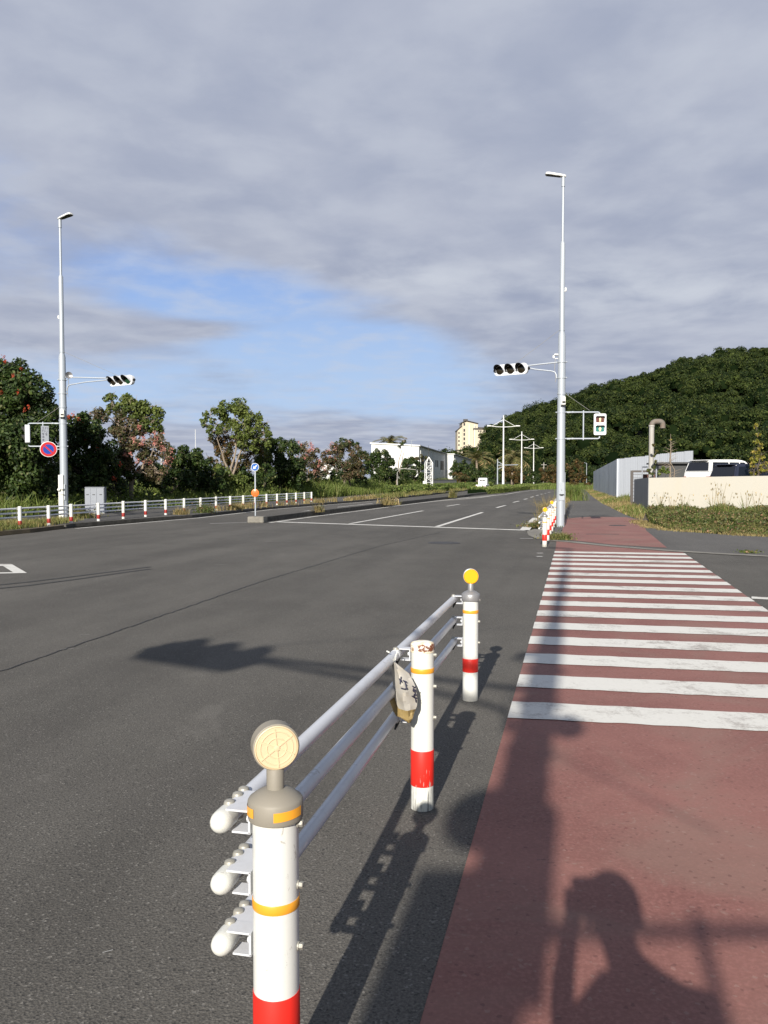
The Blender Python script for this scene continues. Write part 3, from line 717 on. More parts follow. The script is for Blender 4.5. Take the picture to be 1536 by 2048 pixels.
# --- dirty pouch hanging from the top rail beside the middle post
def bag():
    W = lambda px, py, off=0.0: P(px, py, 3.93 + off) - Vector((0, 0, 0))
    t = thing('plastic_pouch', 'dirty crumpled plastic pouch with black handwriting, hanging beside the rusty-capped post', 'pouch', G(815, 1625))
    base = t.location
    rows = [[(784,1326,.0),(790,1325,-.01),(796,1330,-.005)],
            [(784,1345,.02),(800,1352,-.03),(818,1348,.0)],
            [(786,1372,.03),(803,1372,-.045),(826,1362,.0)],
            [(787,1388,.03),(808,1386,-.050),(832,1376,.0)],
            [(791,1402,.03),(808,1402,-.045),(835,1398,.0)],
            [(795,1412,.02),(811,1416,-.035),(834,1411,.0)],
            [(799,1422,.01),(815,1428,-.02),(829,1424,.0)],
            [(800,1432,.0),(815,1441,-.01),(825,1437,.0)],
            [(802,1436,.0),(817,1446,.0),(819,1446,.0)]]
    r2 = random.Random(2); grid = []
    for row in rows:                                         # subdivide sideways and crumple
        rr = []
        for i in range(8):
            s = i / 7 * 2; k = min(int(s), 1); f = s - k; a, c = row[k], row[k+1]
            q = W(a[0] + (c[0]-a[0]) * f, a[1] + (c[1]-a[1]) * f, a[2] + (c[2]-a[2]) * f + r2.uniform(-.007, .007))
            rr.append(q - base)
        grid.append(rr)
    fine = []
    for j in range(len(grid) - 1):
        for s in (0, .5):
            fine.append([grid[j][i].lerp(grid[j+1][i], s) + Vector((0, r2.uniform(-.004, .004) if 0 < j else 0, 0)) for i in range(8)])
    fine.append(grid[-1]); m = len(fine)
    for nm, sel, mat in (('pouch_body', range(0, m-1), 'bag_plastic'),):
        mb = MB(); back = [[p + Vector((0, .012 + .03 * math.sin(math.pi * i / 7) * math.sin(math.pi * j / (m-1)), 0)) for i, p in enumerate(r)] for j, r in enumerate(fine)]
        vs = [p for r in fine for p in r] + [p for r in back for p in r]; N = m * 8
        fs = []
        for j in range(m - 1):
            for i in range(7):
                a = j*8+i; fs.append((a, a+1, a+9, a+8)); fs.append((N+a, N+a+8, N+a+9, N+a+1))
            fs.append((j*8, j*8+8, N+j*8+8, N+j*8)); fs.append((j*8+7, N+j*8+7, N+j*8+15, j*8+15))
        for i in range(7): fs.append((i, N+i, N+i+1, i+1)); a = (m-1)*8+i; fs.append((a, a+1, N+a+1, N+a))
        mb.add(vs, fs); mb.mi = []
        for k, f in enumerate(mb.f): mb.mi.append(1 if min(vs[i].z for i in f) < (W(800, 1423) - base).z else 0)
        body = obj(nm, mb, ['bag_plastic', 'bag_dirty'], t, ang=22)
    mb = MB(); cor = [W(779, 1402, .03), W(792, 1392, .05), W(800, 1414, .05), W(802, 1435, .04), W(792, 1432, .03), W(786, 1420, .03)]
    ring = [p - base for p in cor]; mb.add(ring + [p + Vector((0, .012, 0)) for p in ring], [tuple(range(6)), tuple(range(11, 5, -1))] + [(i, (i+1) % 6, 6+(i+1) % 6, 6+i) for i in range(6)])
    obj('pouch_fold', mb, 'bag_dirty', t)
    def at(px, py):                                          # lies on the pouch surface (front sheet depth)
        best = min(((p, i, j) for j, r in enumerate(fine) for i, p in enumerate(r)), key=lambda q: (W(px, py) - base - q[0]).xz.length)
        return P(px, py, best[0].y + base.y - .012) - base
    mb = MB(); 
    for st in [[(798,1357),(801,1361),(803,1363)],[(802,1353),(801,1361),(800,1368)],[(799,1362),(804,1361)],
               [(806,1361),(814,1364)],[(810,1364),(812,1374),(813,1378)],[(802,1376),(809,1378),(815,1377)],[(810,1368),(814,1370)],
               [(825,1372),(829,1375),(832,1373)],[(827,1376),(826,1382),(829,1384),(831,1379)],[(826,1379),(831,1381)],
               [(830,1386),(833,1391)],[(824,1392),(829,1395),(834,1396)],[(829,1388),(827,1394)],[(831,1398),(832,1404)]]:
        mb.tube([at(*q) for q in st], .0028, 6)
    obj('handwriting', mb, 'ink', t)
    mb = MB(); mb.tube([W(786, 1326) - base, W(790, 1312) - base + Vector((0, -.03, 0)), W(796, 1300) - base, W(795, 1305) - base + Vector((0, .05, 0)), W(789, 1326) - base], .003, 6)
    mb.tube([W(773, 1302) - base, W(779, 1305) - base], .004, 6)
    obj('tie', mb, 'cap_white', t)
bag()

# --- guard rails further away
def far_guard(label, p0, dirv, n, sp, H, reflects=(), z0=0.0, detail=1, red=(.14, .30), mat='post_white', first=0, rails_only=None, group=None, xs=None, railr=.022, railm='rail_white', redm='red_band'):
    rz = math.atan2(dirv.y, dirv.x); t = thing('guard_rail', label, 'guard rail', (p0.x, p0.y, z0), rz, group)
    rails = (.70, .56, .42) if H < .8 else (.76, .60, .44)
    rails = [z * H / .82 for z in (.745, .60, .455)]
    rr = random.Random(n)
    for i in range(n):
        x = xs[i] if xs else i * sp
        hh = H + rr.uniform(-.012, .012)
        make_post(t, x, hh, detail, 'dome' if i in reflects else 'flat', mat if rr.random() < .6 else 'post_white_old', red, 'amber' if i in reflects else None, rails, lean=rr.uniform(-.012, .012), redm=redm)
    x1 = (xs[-1] if xs else (n - 1) * sp); xa = (xs[0] if xs else 0) - .02
    for z in rails:
        mb = MB(); k = 2 * n; pts = [(x, RY, z + .004 * math.sin(x * 1.3 + z * 9)) for x in [xa + (x1 + .02 - xa) * i / k for i in range(k + 1)]]
        mb.tube(pts, railr, 10); r_ = obj('rail', mb, railm, t)
        for xe, sg in ((xa, -90), (x1 + .02, 90)):
            mb = MB(); mb.lathe([(.026, 0), (.026, .05), (.018, .07), (.001, .078)], 12, (xe, RY, z), Matrix.Rotation(R(sg), 3, 'Y')); obj('end_cap', mb, 'cap_white', r_, ang=60)
    return t
g0 = G(1089, 1094)
far_guard('white guard rail beyond the crossing, first and fourth posts topped by amber disc reflectors', g0 + U * .06, U, 12, 2.05, .80, (0, 3), detail=2, red=(.15, .30))
far_guard('last stretch of white guard rail, seen just past the right-hand signal pole', g0 + U * 26.6, U, 8, 2.05, .80, (), red=(.15, .30))

la, lb = G(39, 1060, .06), G(623, 1005.5, .06)
pxs = [39, 89, 120, 178, 231, 278.5, 321, 360, 394.5, 427, 456.5, 484, 508, 532, 554, 574, 593, 610, 623]
dl = (lb - la).normalized(); xs = []
for px in pxs:
    k = (px - 768) / F                     # where the fence line crosses that sight line (x = k*y)
    t = (k * la.y - la.x) / (dl.x - k * dl.y); xs.append(t)
step = (xs[-1] - xs[0]) / 18
xs = [xs[i] * .5 + (xs[0] + step * i) * .5 if 0 < i < 18 else xs[i] for i in range(19)]; xs = [-3.4, -1.7] + xs
xs = [xs[i] for i in range(21)]
far_guard('long white three-rail guard fence with red-banded posts along the left footway', la, dl, 21, 0, .76, (), .03, red=(.17, .32), xs=xs, railr=.029, railm='rail_bright', redm='red_band_faded')
far_guard('', g0, U, 0, 1, .8) if False else None

# ------------------------------------------------------------------ signal poles
def signal_pole(label, loc, arm_dir, lamp_dir, face, ped_dir, ped_face, lens=('lens_dark',) * 3, ped_label=None, arm_len=1.55, speaker='cam', extra=None, pz=0.0, sz=0.0, ar=.026):
    t = thing('signal_pole', label, 'signal pole', loc)
    A = Vector(arm_dir).normalized(); Lp = Vector(lamp_dir).normalized(); Fc = Vector(face).normalized(); Pd = Vector(ped_dir).normalized(); Pf = Vector(ped_face).normalized()
    mb = MB(); mb.lathe([(.140, -.1), (.138, 2.5), (.130, 5.0), (.122, 6.50), (.095, 6.62)], 28); pole = obj('lower_pole', mb, 'galvanised', t)
    mb = MB(); mb.lathe([(.086, 6.55), (.082, 9.6), (.05, 9.68)], 24); mb.lathe([(.045, 9.6), (.042, 11.78)], 20); mb.lathe([(.058, 11.5), (.058, 11.82)], 20)
    obj('upper_pole', mb, 'galvanised', t)
    mb = MB()
    for z in (5.62, 5.09, 4.55, 3.92, 3.02): mb.lathe([(.139, z - .03), (.146, z - .028), (.146, z + .028), (.139, z + .03)], 28)
    mb.lathe([(.086, 6.68), (.094, 6.685), (.094, 6.715), (.086, 6.72)], 24)
    for z in (5.62, 5.09, 3.92, 3.02):
        for q in (A, -A): mb.lathe([(.02, -.01), (.02, .05)], 8, q * .14 + Vector((0, 0, z)), q.to_track_quat('Z', 'Y').to_matrix())
    obj('clamp_band', mb, 'galvanised', pole)
    # street lamp head
    M = Matrix((Lp, Vector((0, 0, 1)).cross(Lp), Vector((0, 0, 1)))).transposed(); tilt = Matrix.Rotation(R(-9), 3, 'Y')
    mb = MB(); ring = [(-.09, -.03), (-.05, -.07), (.10, -.10), (.5, -.135), (.60, -.10), (.62, 0), (.60, .10), (.5, .135), (.10, .10), (-.05, .07), (-.09, .03)]
    vs = [M @ (tilt @ Vector((x, y, .0))) for x, y in ring] + [M @ (tilt @ Vector((x * .97 + .01, y * .86, .075))) for x, y in ring]; n = len(ring); up = Vector((0, 0, 11.82))
    mb.add([v + up for v in vs], [tuple(range(n))[::-1], tuple(range(n, 2*n))] + [(i, (i+1) % n, n + (i+1) % n, n + i) for i in range(n)])
    lamp = obj('lamp_head', mb, 'lamp_white', t, bevel=.012)
    mb = MB(); mb.add([v + up - Vector((0, 0, .006)) for v in [M @ (tilt @ Vector(q)) for q in [(.10, -.085, 0), (.57, -.105, 0), (.57, .105, 0), (.10, .085, 0)]]] +
                      [v + up for v in [M @ (tilt @ Vector(q)) for q in [(.10, -.085, .012), (.57, -.105, .012), (.57, .105, .012), (.10, .085, .012)]]], [(0,1,2,3), (4,7,6,5), (0,4,5,1), (1,5,6,2), (2,6,7,3), (3,7,4,0)])
    obj('lamp_panel', mb, 'dark_plastic', lamp, smooth=False)
    mb = MB(); mb.lathe([(.03, 0), (.035, .02), (.035, .10), (.02, .12)], 14, -A * .115 + Vector((0, 0, 8.0))); mb.box(-A * .09 + Vector((0, 0, 8.0)), (.05, .05, .03))
    obj('light_sensor', mb, 'lamp_white', t)
    # vehicle signal: box with three visored lenses; local x along the box, y towards the drivers
    X = Vector((0, 0, 1)).cross(Fc) * -1; M = Matrix((X, Fc, Vector((0, 0, 1)))).transposed()
    cen = A * (arm_len + .62) + Vector((0, 0, 5.45 + sz)) + Fc * .02
    sg = bpy.data.objects.new('signal_head_mount', None)
    mb = MB(); hw, hh = .625, .19; ring = []
    for cx, cz, a0 in [(hw - .13, hh - .13, 0), (-hw + .13, hh - .13, 90), (-hw + .13, -hh + .13, 180), (hw - .13, -hh + .13, 270)]:
        for i in range(6): a = R(a0 + 18 * i); ring.append((cx + .13 * math.cos(a), cz + .13 * math.sin(a)))
    n = len(ring); vs = [Vector((x, .03, z)) for x, z in ring] + [Vector((x * .985, -.10, z * .9)) for x, z in ring] + [Vector((x, .0, z)) for x, z in ring]
    vs = [M @ v + cen for v in vs]
    mb.add(vs, [tuple(range(n)), tuple(range(n, 2*n))[::-1]] + [(i, (i+1) % n, 2*n + (i+1) % n, 2*n + i) for i in range(n)] + [(2*n+i, 2*n+(i+1) % n, n+(i+1) % n, n+i) for i in range(n)])
    sig = obj('traffic_light', mb, 'signal_white', t, ang=40)
    for k in range(3):
        c = cen + X * (k - 1) * .405
        mb = MB(); mb.lathe([(.150, 0), (.150, .012), (.10, .03), (.001, .04)], 24, c + Fc * .03, M @ Matrix.Rotation(R(-90), 3, 'X')); obj('lens', mb, lens[k], sig, ang=60)
        mb = MB(); N = 26; a0, a1 = R(-28), R(208); vs = []                 # visor: open-bottomed hood, deeper at the top
        for rr in (.172, .163):
            for i in range(N + 1):
                a = a0 + (a1 - a0) * i / N; dpt = .06 + .26 * max(0, (math.sin(a) + .47) / 1.47) ** .8
                vs += [M @ Vector((math.cos(a) * rr, .02, math.sin(a) * rr)) + c, M @ Vector((math.cos(a) * rr, dpt, math.sin(a) * rr)) + c]
        o_ = 2 * (N + 1); fs = []
        for i in range(N):
            j = 2 * i; fs += [(j, j+2, j+3, j+1), (o_+j, o_+j+1, o_+j+3, o_+j+2), (j+1, j+3, o_+j+3, o_+j+1)]
        fs += [(0, 1, o_+1, o_), (2*N, o_+2*N, o_+2*N+1, 2*N+1)]
        mb.add(vs, fs); mb.mi = [0 if i % 3 == 0 else 1 for i in range(3 * N)] + [0, 0]
        obj('visor', mb, ['signal_white', 'visor_black'], sig, ang=50)
    mb = MB(); mb.lathe([(.05, 0), (.05, .05), (.02, .07)], 14, cen + X * .62 + Fc * -.04, M @ Matrix.Rotation(R(90), 3, 'Y')); mb.lathe([(.05, 0), (.05, .05), (.02, .07)], 14, cen - X * .62 + Fc * -.04, M @ Matrix.Rotation(R(-90), 3, 'Y')); obj('end_boss', mb, 'dark_plastic', sig)
    # arms
    e_up = A * arm_len + Vector((0, 0, 5.56)); z = lambda v, h: v + Vector((0, 0, h + (sz if h > 4.96 and h < 6.5 else 0)))
    mb = MB(); mb.tube([z(A * .12, 5.62), z(A * arm_len * .6, 5.59), z(A * (arm_len + .08), 5.555)], ar, 12)
    mb.tube([z(A * .17, 5.09), z(A * .18, 5.2), z(A * .23, 5.29), z(A * .33, 5.33), z(A * .9, 5.42), z(A * (arm_len + .06), 5.49)], ar * .9, 12)
    obj('signal_arm', mb, 'galvanised', t, ang=60)
    mb = MB(); mb.tube([z(A * .09, 6.70), z(A * (arm_len + .5), 5.64)], .006, 6); mb.tube([z(A * .22, 5.75), z(A * .24, 5.4), z(A * .19, 5.05), z(A * .21, 4.95)], .010, 6)
    mb.tube([z(Pd * .13, 4.55), z(Pd * .95, 3.98)], .006, 6)
    obj('stay_wire', mb, 'wire', t)
    # gadgets on the pole
    q = A * .22 + Vector((0, 0, 5.85))
    mb = MB()
    if speaker == 'horn':
        q = A * .22 + Vector((0, 0, 5.78)); mb.lathe([(.03, -.12), (.04, -.02), (.07, .06), (.13, .13), (.135, .14), (.12, .13), (.03, .05)], 20, q, Vector((.55, -.83, .0)).to_track_quat('Z', 'Y').to_matrix()); obj('horn_speaker', mb, 'grey_metal_cap', t, ang=50)
        mb = MB(); mb.box(A * .16 + Vector((0, 0, 5.78)), (.14, .04, .04)); obj('speaker_bracket', mb, 'galvanised', t, smooth=False)
    else:
        mb.box(q + Vector((.05, 0, .03)), (.20, .16, .05)); mb.box(q + Vector((.05, 0, -.10)), (.14, .05, .03)); mb.box(q + Vector((-.06, 0, -.04)), (.06, .07, .10)); obj('camera_unit', mb, 'lamp_white', t, bevel=.008)
    mb = MB(); q = (Vector((.03, -.14, 4.30))); mb.box(q, (.15, .09, .28)); u1 = obj('control_unit', mb, 'cap_white', t, bevel=.012)
    mb = MB(); mb.box(q + Vector((.01, -.05, -.05)), (.10, .02, .06)); mb.box(q + Vector((0, -.01, -.17)), (.16, .12, .02)); obj('unit_visor', mb, 'dark_plastic', u1, smooth=False)
    # pedestrian signal and its bracket
    L = 1.30; Z1, Z2 = 3.92 + pz, 3.02 + pz
    mb = MB(); mb.tube([z(Pd * .12, Z1), z(Pd * (L - .06), Z1), z(Pd * (L - .015), Z1 - .02), z(Pd * L, Z1 - .10)], .026, 12); mb.tube([z(Pd * .12, Z2), z(Pd * (L - .06), Z2), z(Pd * (L - .01), Z2 + .02), z(Pd * L, Z2 + .08)], .026, 12)
    mb.tube([z(Pd * .75, Z2 - .05), z(Pd * .75, Z1 + .06)], .024, 12)
    for zz in (Z1, Z2): mb.box(Pd * .24 + Vector((0, 0, zz)), (.12, .07, .05), rz=math.atan2(Pd.y, Pd.x)); mb.tube([z(Pd * .35, zz), z(Pd * .41, zz)], .034, 12)
    obj('bracket_frame', mb, 'galvanised', t, ang=60)
    X = Vector((0, 0, 1)).cross(Pf) * -1; M = Matrix((X, Pf, Vector((0, 0, 1)))).transposed(); cen = Pd * L + Vector((0, 0, (Z1 + Z2) / 2 + .03)) + Pf * .03
    mb = MB()
    ring = []
    for cx, cz, a0 in [(.155, .31, 0), (-.155, .31, 90), (-.155, -.31, 180), (.155, -.31, 270)]:
        for i in range(5): a = R(a0 + 22.5 * i); ring.append((cx + .05 * math.cos(a), cz + .05 * math.sin(a)))
    n = len(ring); vs = [M @ Vector((x, .07, zz)) + cen for x, zz in ring] + [M @ Vector((x * .94, -.09, zz * .97)) + cen for x, zz in ring]
    mb.add(vs, [tuple(range(n)), tuple(range(n, 2*n))[::-1]] + [(i, (i+1) % n, n+(i+1) % n, n+i) for i in range(n)])
    ps = obj('pedestrian_signal', mb, 'signal_white', t, ang=40)
    for k, (mat, zz) in enumerate((('lens_ped_red', .165), ('lens_ped_green', -.15))):
        mb = MB(); mb.rbox((0, 0, 0), (.27, .20, .01), .035); mb.v = [tuple(M @ Vector((v[0], .072 + v[2], v[1] + zz)) + cen) for v in mb.v]; ln = obj('lens', mb, mat, ps)
        mb = MB(); fig = [(-.012, .075), (.012, .075), (.018, .05), (.04, .03 - .02 * k), (.03 + .03 * k, -.01), (.025, -.03), (.035, -.085), (.008, -.085), (0, -.045), (-.010, -.085), (-.035, -.085), (-.025, -.03), (-.03 - .03 * k, -.01), (-.04, .03 - .02 * k), (-.018, .05)]
        mb.add([M @ Vector((x * .95, .079, y * .95 + zz)) + cen for x, y in fig] + [M @ Vector((x * .95, .075, y * .95 + zz)) + cen for x, y in fig], [tuple(range(15)), tuple(range(29, 14, -1))] + [(i, (i+1) % 15, 15+(i+1) % 15, 15+i) for i in range(15)])
        obj('figure', mb, 'lens_figure', ln, smooth=False)
        mb = MB(); vs = []                                   # shallow square hood
        pr = [(-.155, -.09), (-.155, .085), (-.13, .115), (.13, .115), (.155, .085), (.155, -.09)]
        for s_ in (1.0, .955):
            for i, (x, y) in enumerate(pr):
                dp = .10 if i in (0, 5) else .20
                vs += [M @ Vector((x * s_, .068, y * s_ + zz)) + cen, M @ Vector((x * s_, dp, y * s_ + zz)) + cen]
        fs = []
        for i in range(5): j = 2*i; fs += [(j, j+1, j+3, j+2), (12+j, 12+j+2, 12+j+3, 12+j+1), (j+1, 12+j+1, 12+j+3, j+3)]
        fs += [(0, 12, 13, 1), (10, 11, 23, 22)]
        mb.add(vs, fs); mb.mi = ([1, 1, 1] if speaker == 'horn' else [0, 1, 0]) * 5 + [0, 0]
        obj('visor', mb, ['signal_white', 'visor_black'], ps, smooth=False)
    # button box and lower casing
    mb = MB(); mb.box(Pd * .125 + Vector((0, .03, 1.15)), (.05, .12, 1.45)); obj('cable_casing', mb, 'galvanised', t, bevel=.008)
    mb = MB(); mb.box((0, -.13, 1.22), (.19, .045, .62)); dr = obj('service_door', mb, 'galvanised', t, bevel=.01)
    mb = MB(); mb.box((0, -.175, 1.12), (.16, .06, .018)); mb.box((0, -.165, 1.10), (.09, .045, .03)); mb.lathe([(.012, 0), (.012, .012)], 10, (0, -.152, 1.27), Matrix.Rotation(R(90), 3, 'X')); obj('latch', mb, 'dark_plastic', dr)
    if extra: extra(t)
    return t

SF = (-.55, -.83, 0)
pr = G(1120.5, 1054.5); pr.z = 0
signal_pole('tall galvanised pole beside the red path mouth, walk signal on its right', pr + U * .14, (-.93, .37, 0), (-1, .1, 0), SF, (1, -.05, 0), (-.15, -.99, 0), arm_len=1.12)

def left_extra(t):
    # no-parking disc on a short outrigger, and a two-column name plate hung in the signal bracket
    fx = Vector((.28, -.96, 0)); X = Vector((.96, .28, 0)); M = Matrix((X, fx, Vector((0, 0, 1)))).transposed()
    c = Vector((-.50, -.14, 2.90))
    def ring(r0, r1, y, N=40):
        mb = MB(); vs = []
        for i in range(N):
            a = 2 * math.pi * i / N
            vs += [M @ Vector((math.cos(a) * r, y, math.sin(a) * r)) + c for r in (r0, r1)]
        mb.add(vs, [(2*i, 2*i+1, (2*i+3) % (2*N), (2*i+2) % (2*N)) for i in range(N)]); return mb
    mb = MB(); mb.lathe([(.295, 0), (.30, .002), (.30, .010), (.295, .012)], 44, c, M @ Matrix.Rotation(R(-90), 3, 'X')); sgn = obj('no_parking_sign', mb, 'sign_white', t)
    obj('sign_border', ring(.19, .283, .0135), 'sign_red', sgn, smooth=False)
    mb = MB(); mb.lathe([(.191, 0), (.191, .001)], 40, c, M @ Matrix.Rotation(R(-90), 3, 'X')); mb.v = [tuple(Vector(v) + fx * .0120) for v in mb.v]; obj('sign_field', mb, 'sign_blue', sgn, smooth=False)
    mb = MB(); dg = Vector((.7071, 0, -.7071)); pp = Vector((.7071, 0, .7071))
    mb.poly([M @ (dg * a + pp * q + Vector((0, .0145, 0))) + c for a, q in ((-.2, -.031), (.2, -.031), (.2, .031), (-.2, .031))]); obj('sign_slash', mb, 'sign_red', sgn, smooth=False)
    mb = MB(); mb.tube([c - fx * .01, c - fx * .06, Vector((-.05, -.02, 2.90))], .018, 8); obj('sign_bracket', mb, 'galvanised', sgn)
    c2 = Vector((-.67, -.03, 3.47)); mb = MB(); mb.box(c2, (.27, .02, .70), M=M); pl = obj('name_plate', mb, 'cabinet_grey', t, smooth=False)
    mb = MB()
    for col, xs_ in ((0, -.055), (1, .055)):                 # two upright columns of dark characters, as far as they can be read
        rows = [(.25, 'ni'), (.14, 'mon'), (.03, 'ba'), (-.08, 'hon'), (-.20, 'hon')] if col == 0 else [(.25, 'mon'), (.13, 'ri'), (.02, 'ba')]
        for zz, ch in rows:
            st = {'ni': [(-.03, .03, .03, .03), (-.04, -.03, .04, -.03), (0, .04, 0, -.03)],
                  'mon': [(-.035, .04, -.035, -.045), (.035, .04, .035, -.045), (-.035, .04, -.01, .04), (.01, .04, .035, .04), (-.03, .015, -.01, .015), (.01, .015, .03, .015)],
                  'ri': [(-.03, .035, -.03, -.01), (.025, .04, .025, -.02), (.025, -.02, -.01, -.045)],
                  'ba': [(-.04, .02, .04, .02), (0, .045, 0, -.045), (-.035, -.01, .035, -.01), (-.03, -.04, .03, -.04), (-.03, .04, -.03, 0)],
                  'hon': [(-.04, .015, .04, .015), (0, .045, 0, -.045), (0, .01, -.04, -.035), (0, .01, .04, -.035), (-.015, -.03, .015, -.03)]}[ch]
            for x0, z0, x1, z1 in st:
                a, q = Vector((x0 + xs_, .012, z0 + zz)), Vector((x1 + xs_, .012, z1 + zz)); dd = (q - a).normalized(); nn = Vector((-dd.z, 0, dd.x)) * .0055
                mb.poly([M @ v + c2 for v in (a + nn, q + nn, q - nn, a - nn)])
    obj('lettering', mb, 'ink', pl, smooth=False)
    mb = MB(); mb.box((-.05, -.15, .95), (.18, .10, 1.9)); bx = obj('control_casing', mb, 'cap_white', t, bevel=.012)
    mb = MB(); mb.ball((-.10, -.22, 1.32), .07); mb.ball((.02, -.22, 1.35), .05); obj('button_box', mb, 'cap_white', t)
pl_ = G(123, 1047); pl_.z = 0
signal_pole('tall galvanised pole behind the left fence carrying a round blue and red no-parking sign', pl_ + Vector((0, .3, 0)), (.93, -.10, 0), (.9, -.45, 0), SF, (-1, 0, 0), (-.88, -.30, 0), lens=('lens_green_off', 'lens_dark', 'lens_dark'), arm_len=1.68, speaker='horn', extra=left_extra, sz=.10).scale = (1, 1, .947)

def back_extra(t):
    mb = MB(); mb.lathe([(.19, 0), (.19, .01)], 32, Vector((-.12, .18, 3.98)), Matrix.Rotation(R(90), 3, 'X')); obj('road_sign', mb, 'sign_white', t)
    mb = MB(); mb.box((-.17, .05, 2.75), (.32, .24, 1.95)); obj('control_box', mb, 'cabinet_grey', t, bevel=.01)
    mb = MB(); mb.box((.12, .05, 3.72), (.16, .16, .75)); mb.lathe([(.04, -.1), (.12, .12)], 16, Vector((.22, .1, 4.75)), Matrix.Rotation(R(60), 3, 'X')); obj('loudspeaker', mb, 'grey_metal_cap', t)
pb = Vector((-1.30, -4.15, 0))
signal_pole('tall signal pole behind the photographer whose long shadow falls over the crossing', pb, (-.87, .50, 0), (-1, .2, 0), (.5, .87, 0), (1, 0.0, 0), (.23, .97, 0), arm_len=2.68, extra=back_extra, pz=-.36, sz=-.36, ar=.036)
far_guard('guard rail standing behind the photographer beside the signal pole', A1 - U * 6.3, U, 2, 2.05, .84)

# ------------------------------------------------------------------ keep-left sign, cabinet
sp_ = G(509, 1037); sp_.z = .0
ks = thing('arrow_sign', 'slim post on the median nose with blue arrow disc above and orange dotted disc below', 'road sign', sp_ + Vector((0, .25, 0)))
mb = MB(); mb.lathe([(.030, .1), (.030, 2.22), (.024, 2.24)], 16); obj('post', mb, 'galvanised', ks)
mb = MB(); MX = Matrix.Rotation(R(90), 3, 'X'); mb.lathe([(.165, 0), (.167, .002), (.167, .010), (.165, .012)], 36, (0, -.035, 2.14), MX); dsc = obj('arrow_disc', mb, 'sign_white', ks)
mb = MB(); mb.lathe([(.152, .0125), (.152, .0135)], 36, (0, -.035, 2.14), MX); obj('disc_field', mb, 'sign_blue_light', dsc, smooth=False)
mb = MB(); a = R(225); dx, dz_ = math.cos(a), math.sin(a)
def ar(u_, v_): return (u_ * dx - v_ * dz_, -.0505, 2.14 + u_ * dz_ + v_ * dx)
mb.poly([ar(-.10, .022), ar(.01, .022), ar(.01, .07), ar(.11, 0), ar(.01, -.07), ar(.01, -.022), ar(-.10, -.022)]); obj('arrow', mb, 'sign_white', dsc, smooth=False)
mb = MB(); mb.lathe([(.150, 0), (.158, .004), (.158, .02), (.150, .024)], 36, (0, -.035, 1.06), MX); od = obj('orange_disc', mb, 'sign_orange', ks)
mb = MB()
for k in range(7):
    a = k * math.pi / 3; rr = .095 if k < 6 else 0; c = Vector((math.cos(a) * rr, -.0605, 1.06 + math.sin(a) * rr)); mb.poly([c + Vector((math.cos(q) * .027, 0, math.sin(q) * .027)) for q in [2 * math.pi * i / 12 for i in range(12)]])
obj('dots', mb, 'sign_orange_dark', od, smooth=False)
mb = MB(); 
for z in (2.14, 1.06): mb.lathe([(.034, z - .02), (.034, z + .02)], 14)
obj('clamp', mb, 'galvanised', ks)

cb_ = P(192, 1000, 36.5); cab = thing('control_cabinet', 'pale grey roadside control cabinet with three doors behind the left guard fence', 'cabinet', (cb_.x, cb_.y, .1), R(6))
mb = MB(); mb.box((0, 0, .58), (.80, .45, 1.16)); body = obj('housing', mb, 'cabinet_grey', cab, bevel=.01)
mb = MB(); mb.box((0, 0, 1.175), (.84, .50, .03)); obj('roof_plate', mb, 'cabinet_grey', cab, bevel=.005)
for x in (-.30, -.04, .26):
    mb = MB(); mb.box((x, -.232, .60), (.235 if x < .2 else .24, .014, 1.06)); dd = obj('door', mb, 'cabinet_grey', cab, bevel=.004)
    mb = MB(); mb.box((x, -.243, .86), (.10, .012, .035)); obj('handle', mb, 'cabinet_line', dd, smooth=False)
mb = MB(); mb.box((0, 0, -.02), (.86, .50, .12)); obj('plinth', mb, 'concrete', cab, smooth=False)

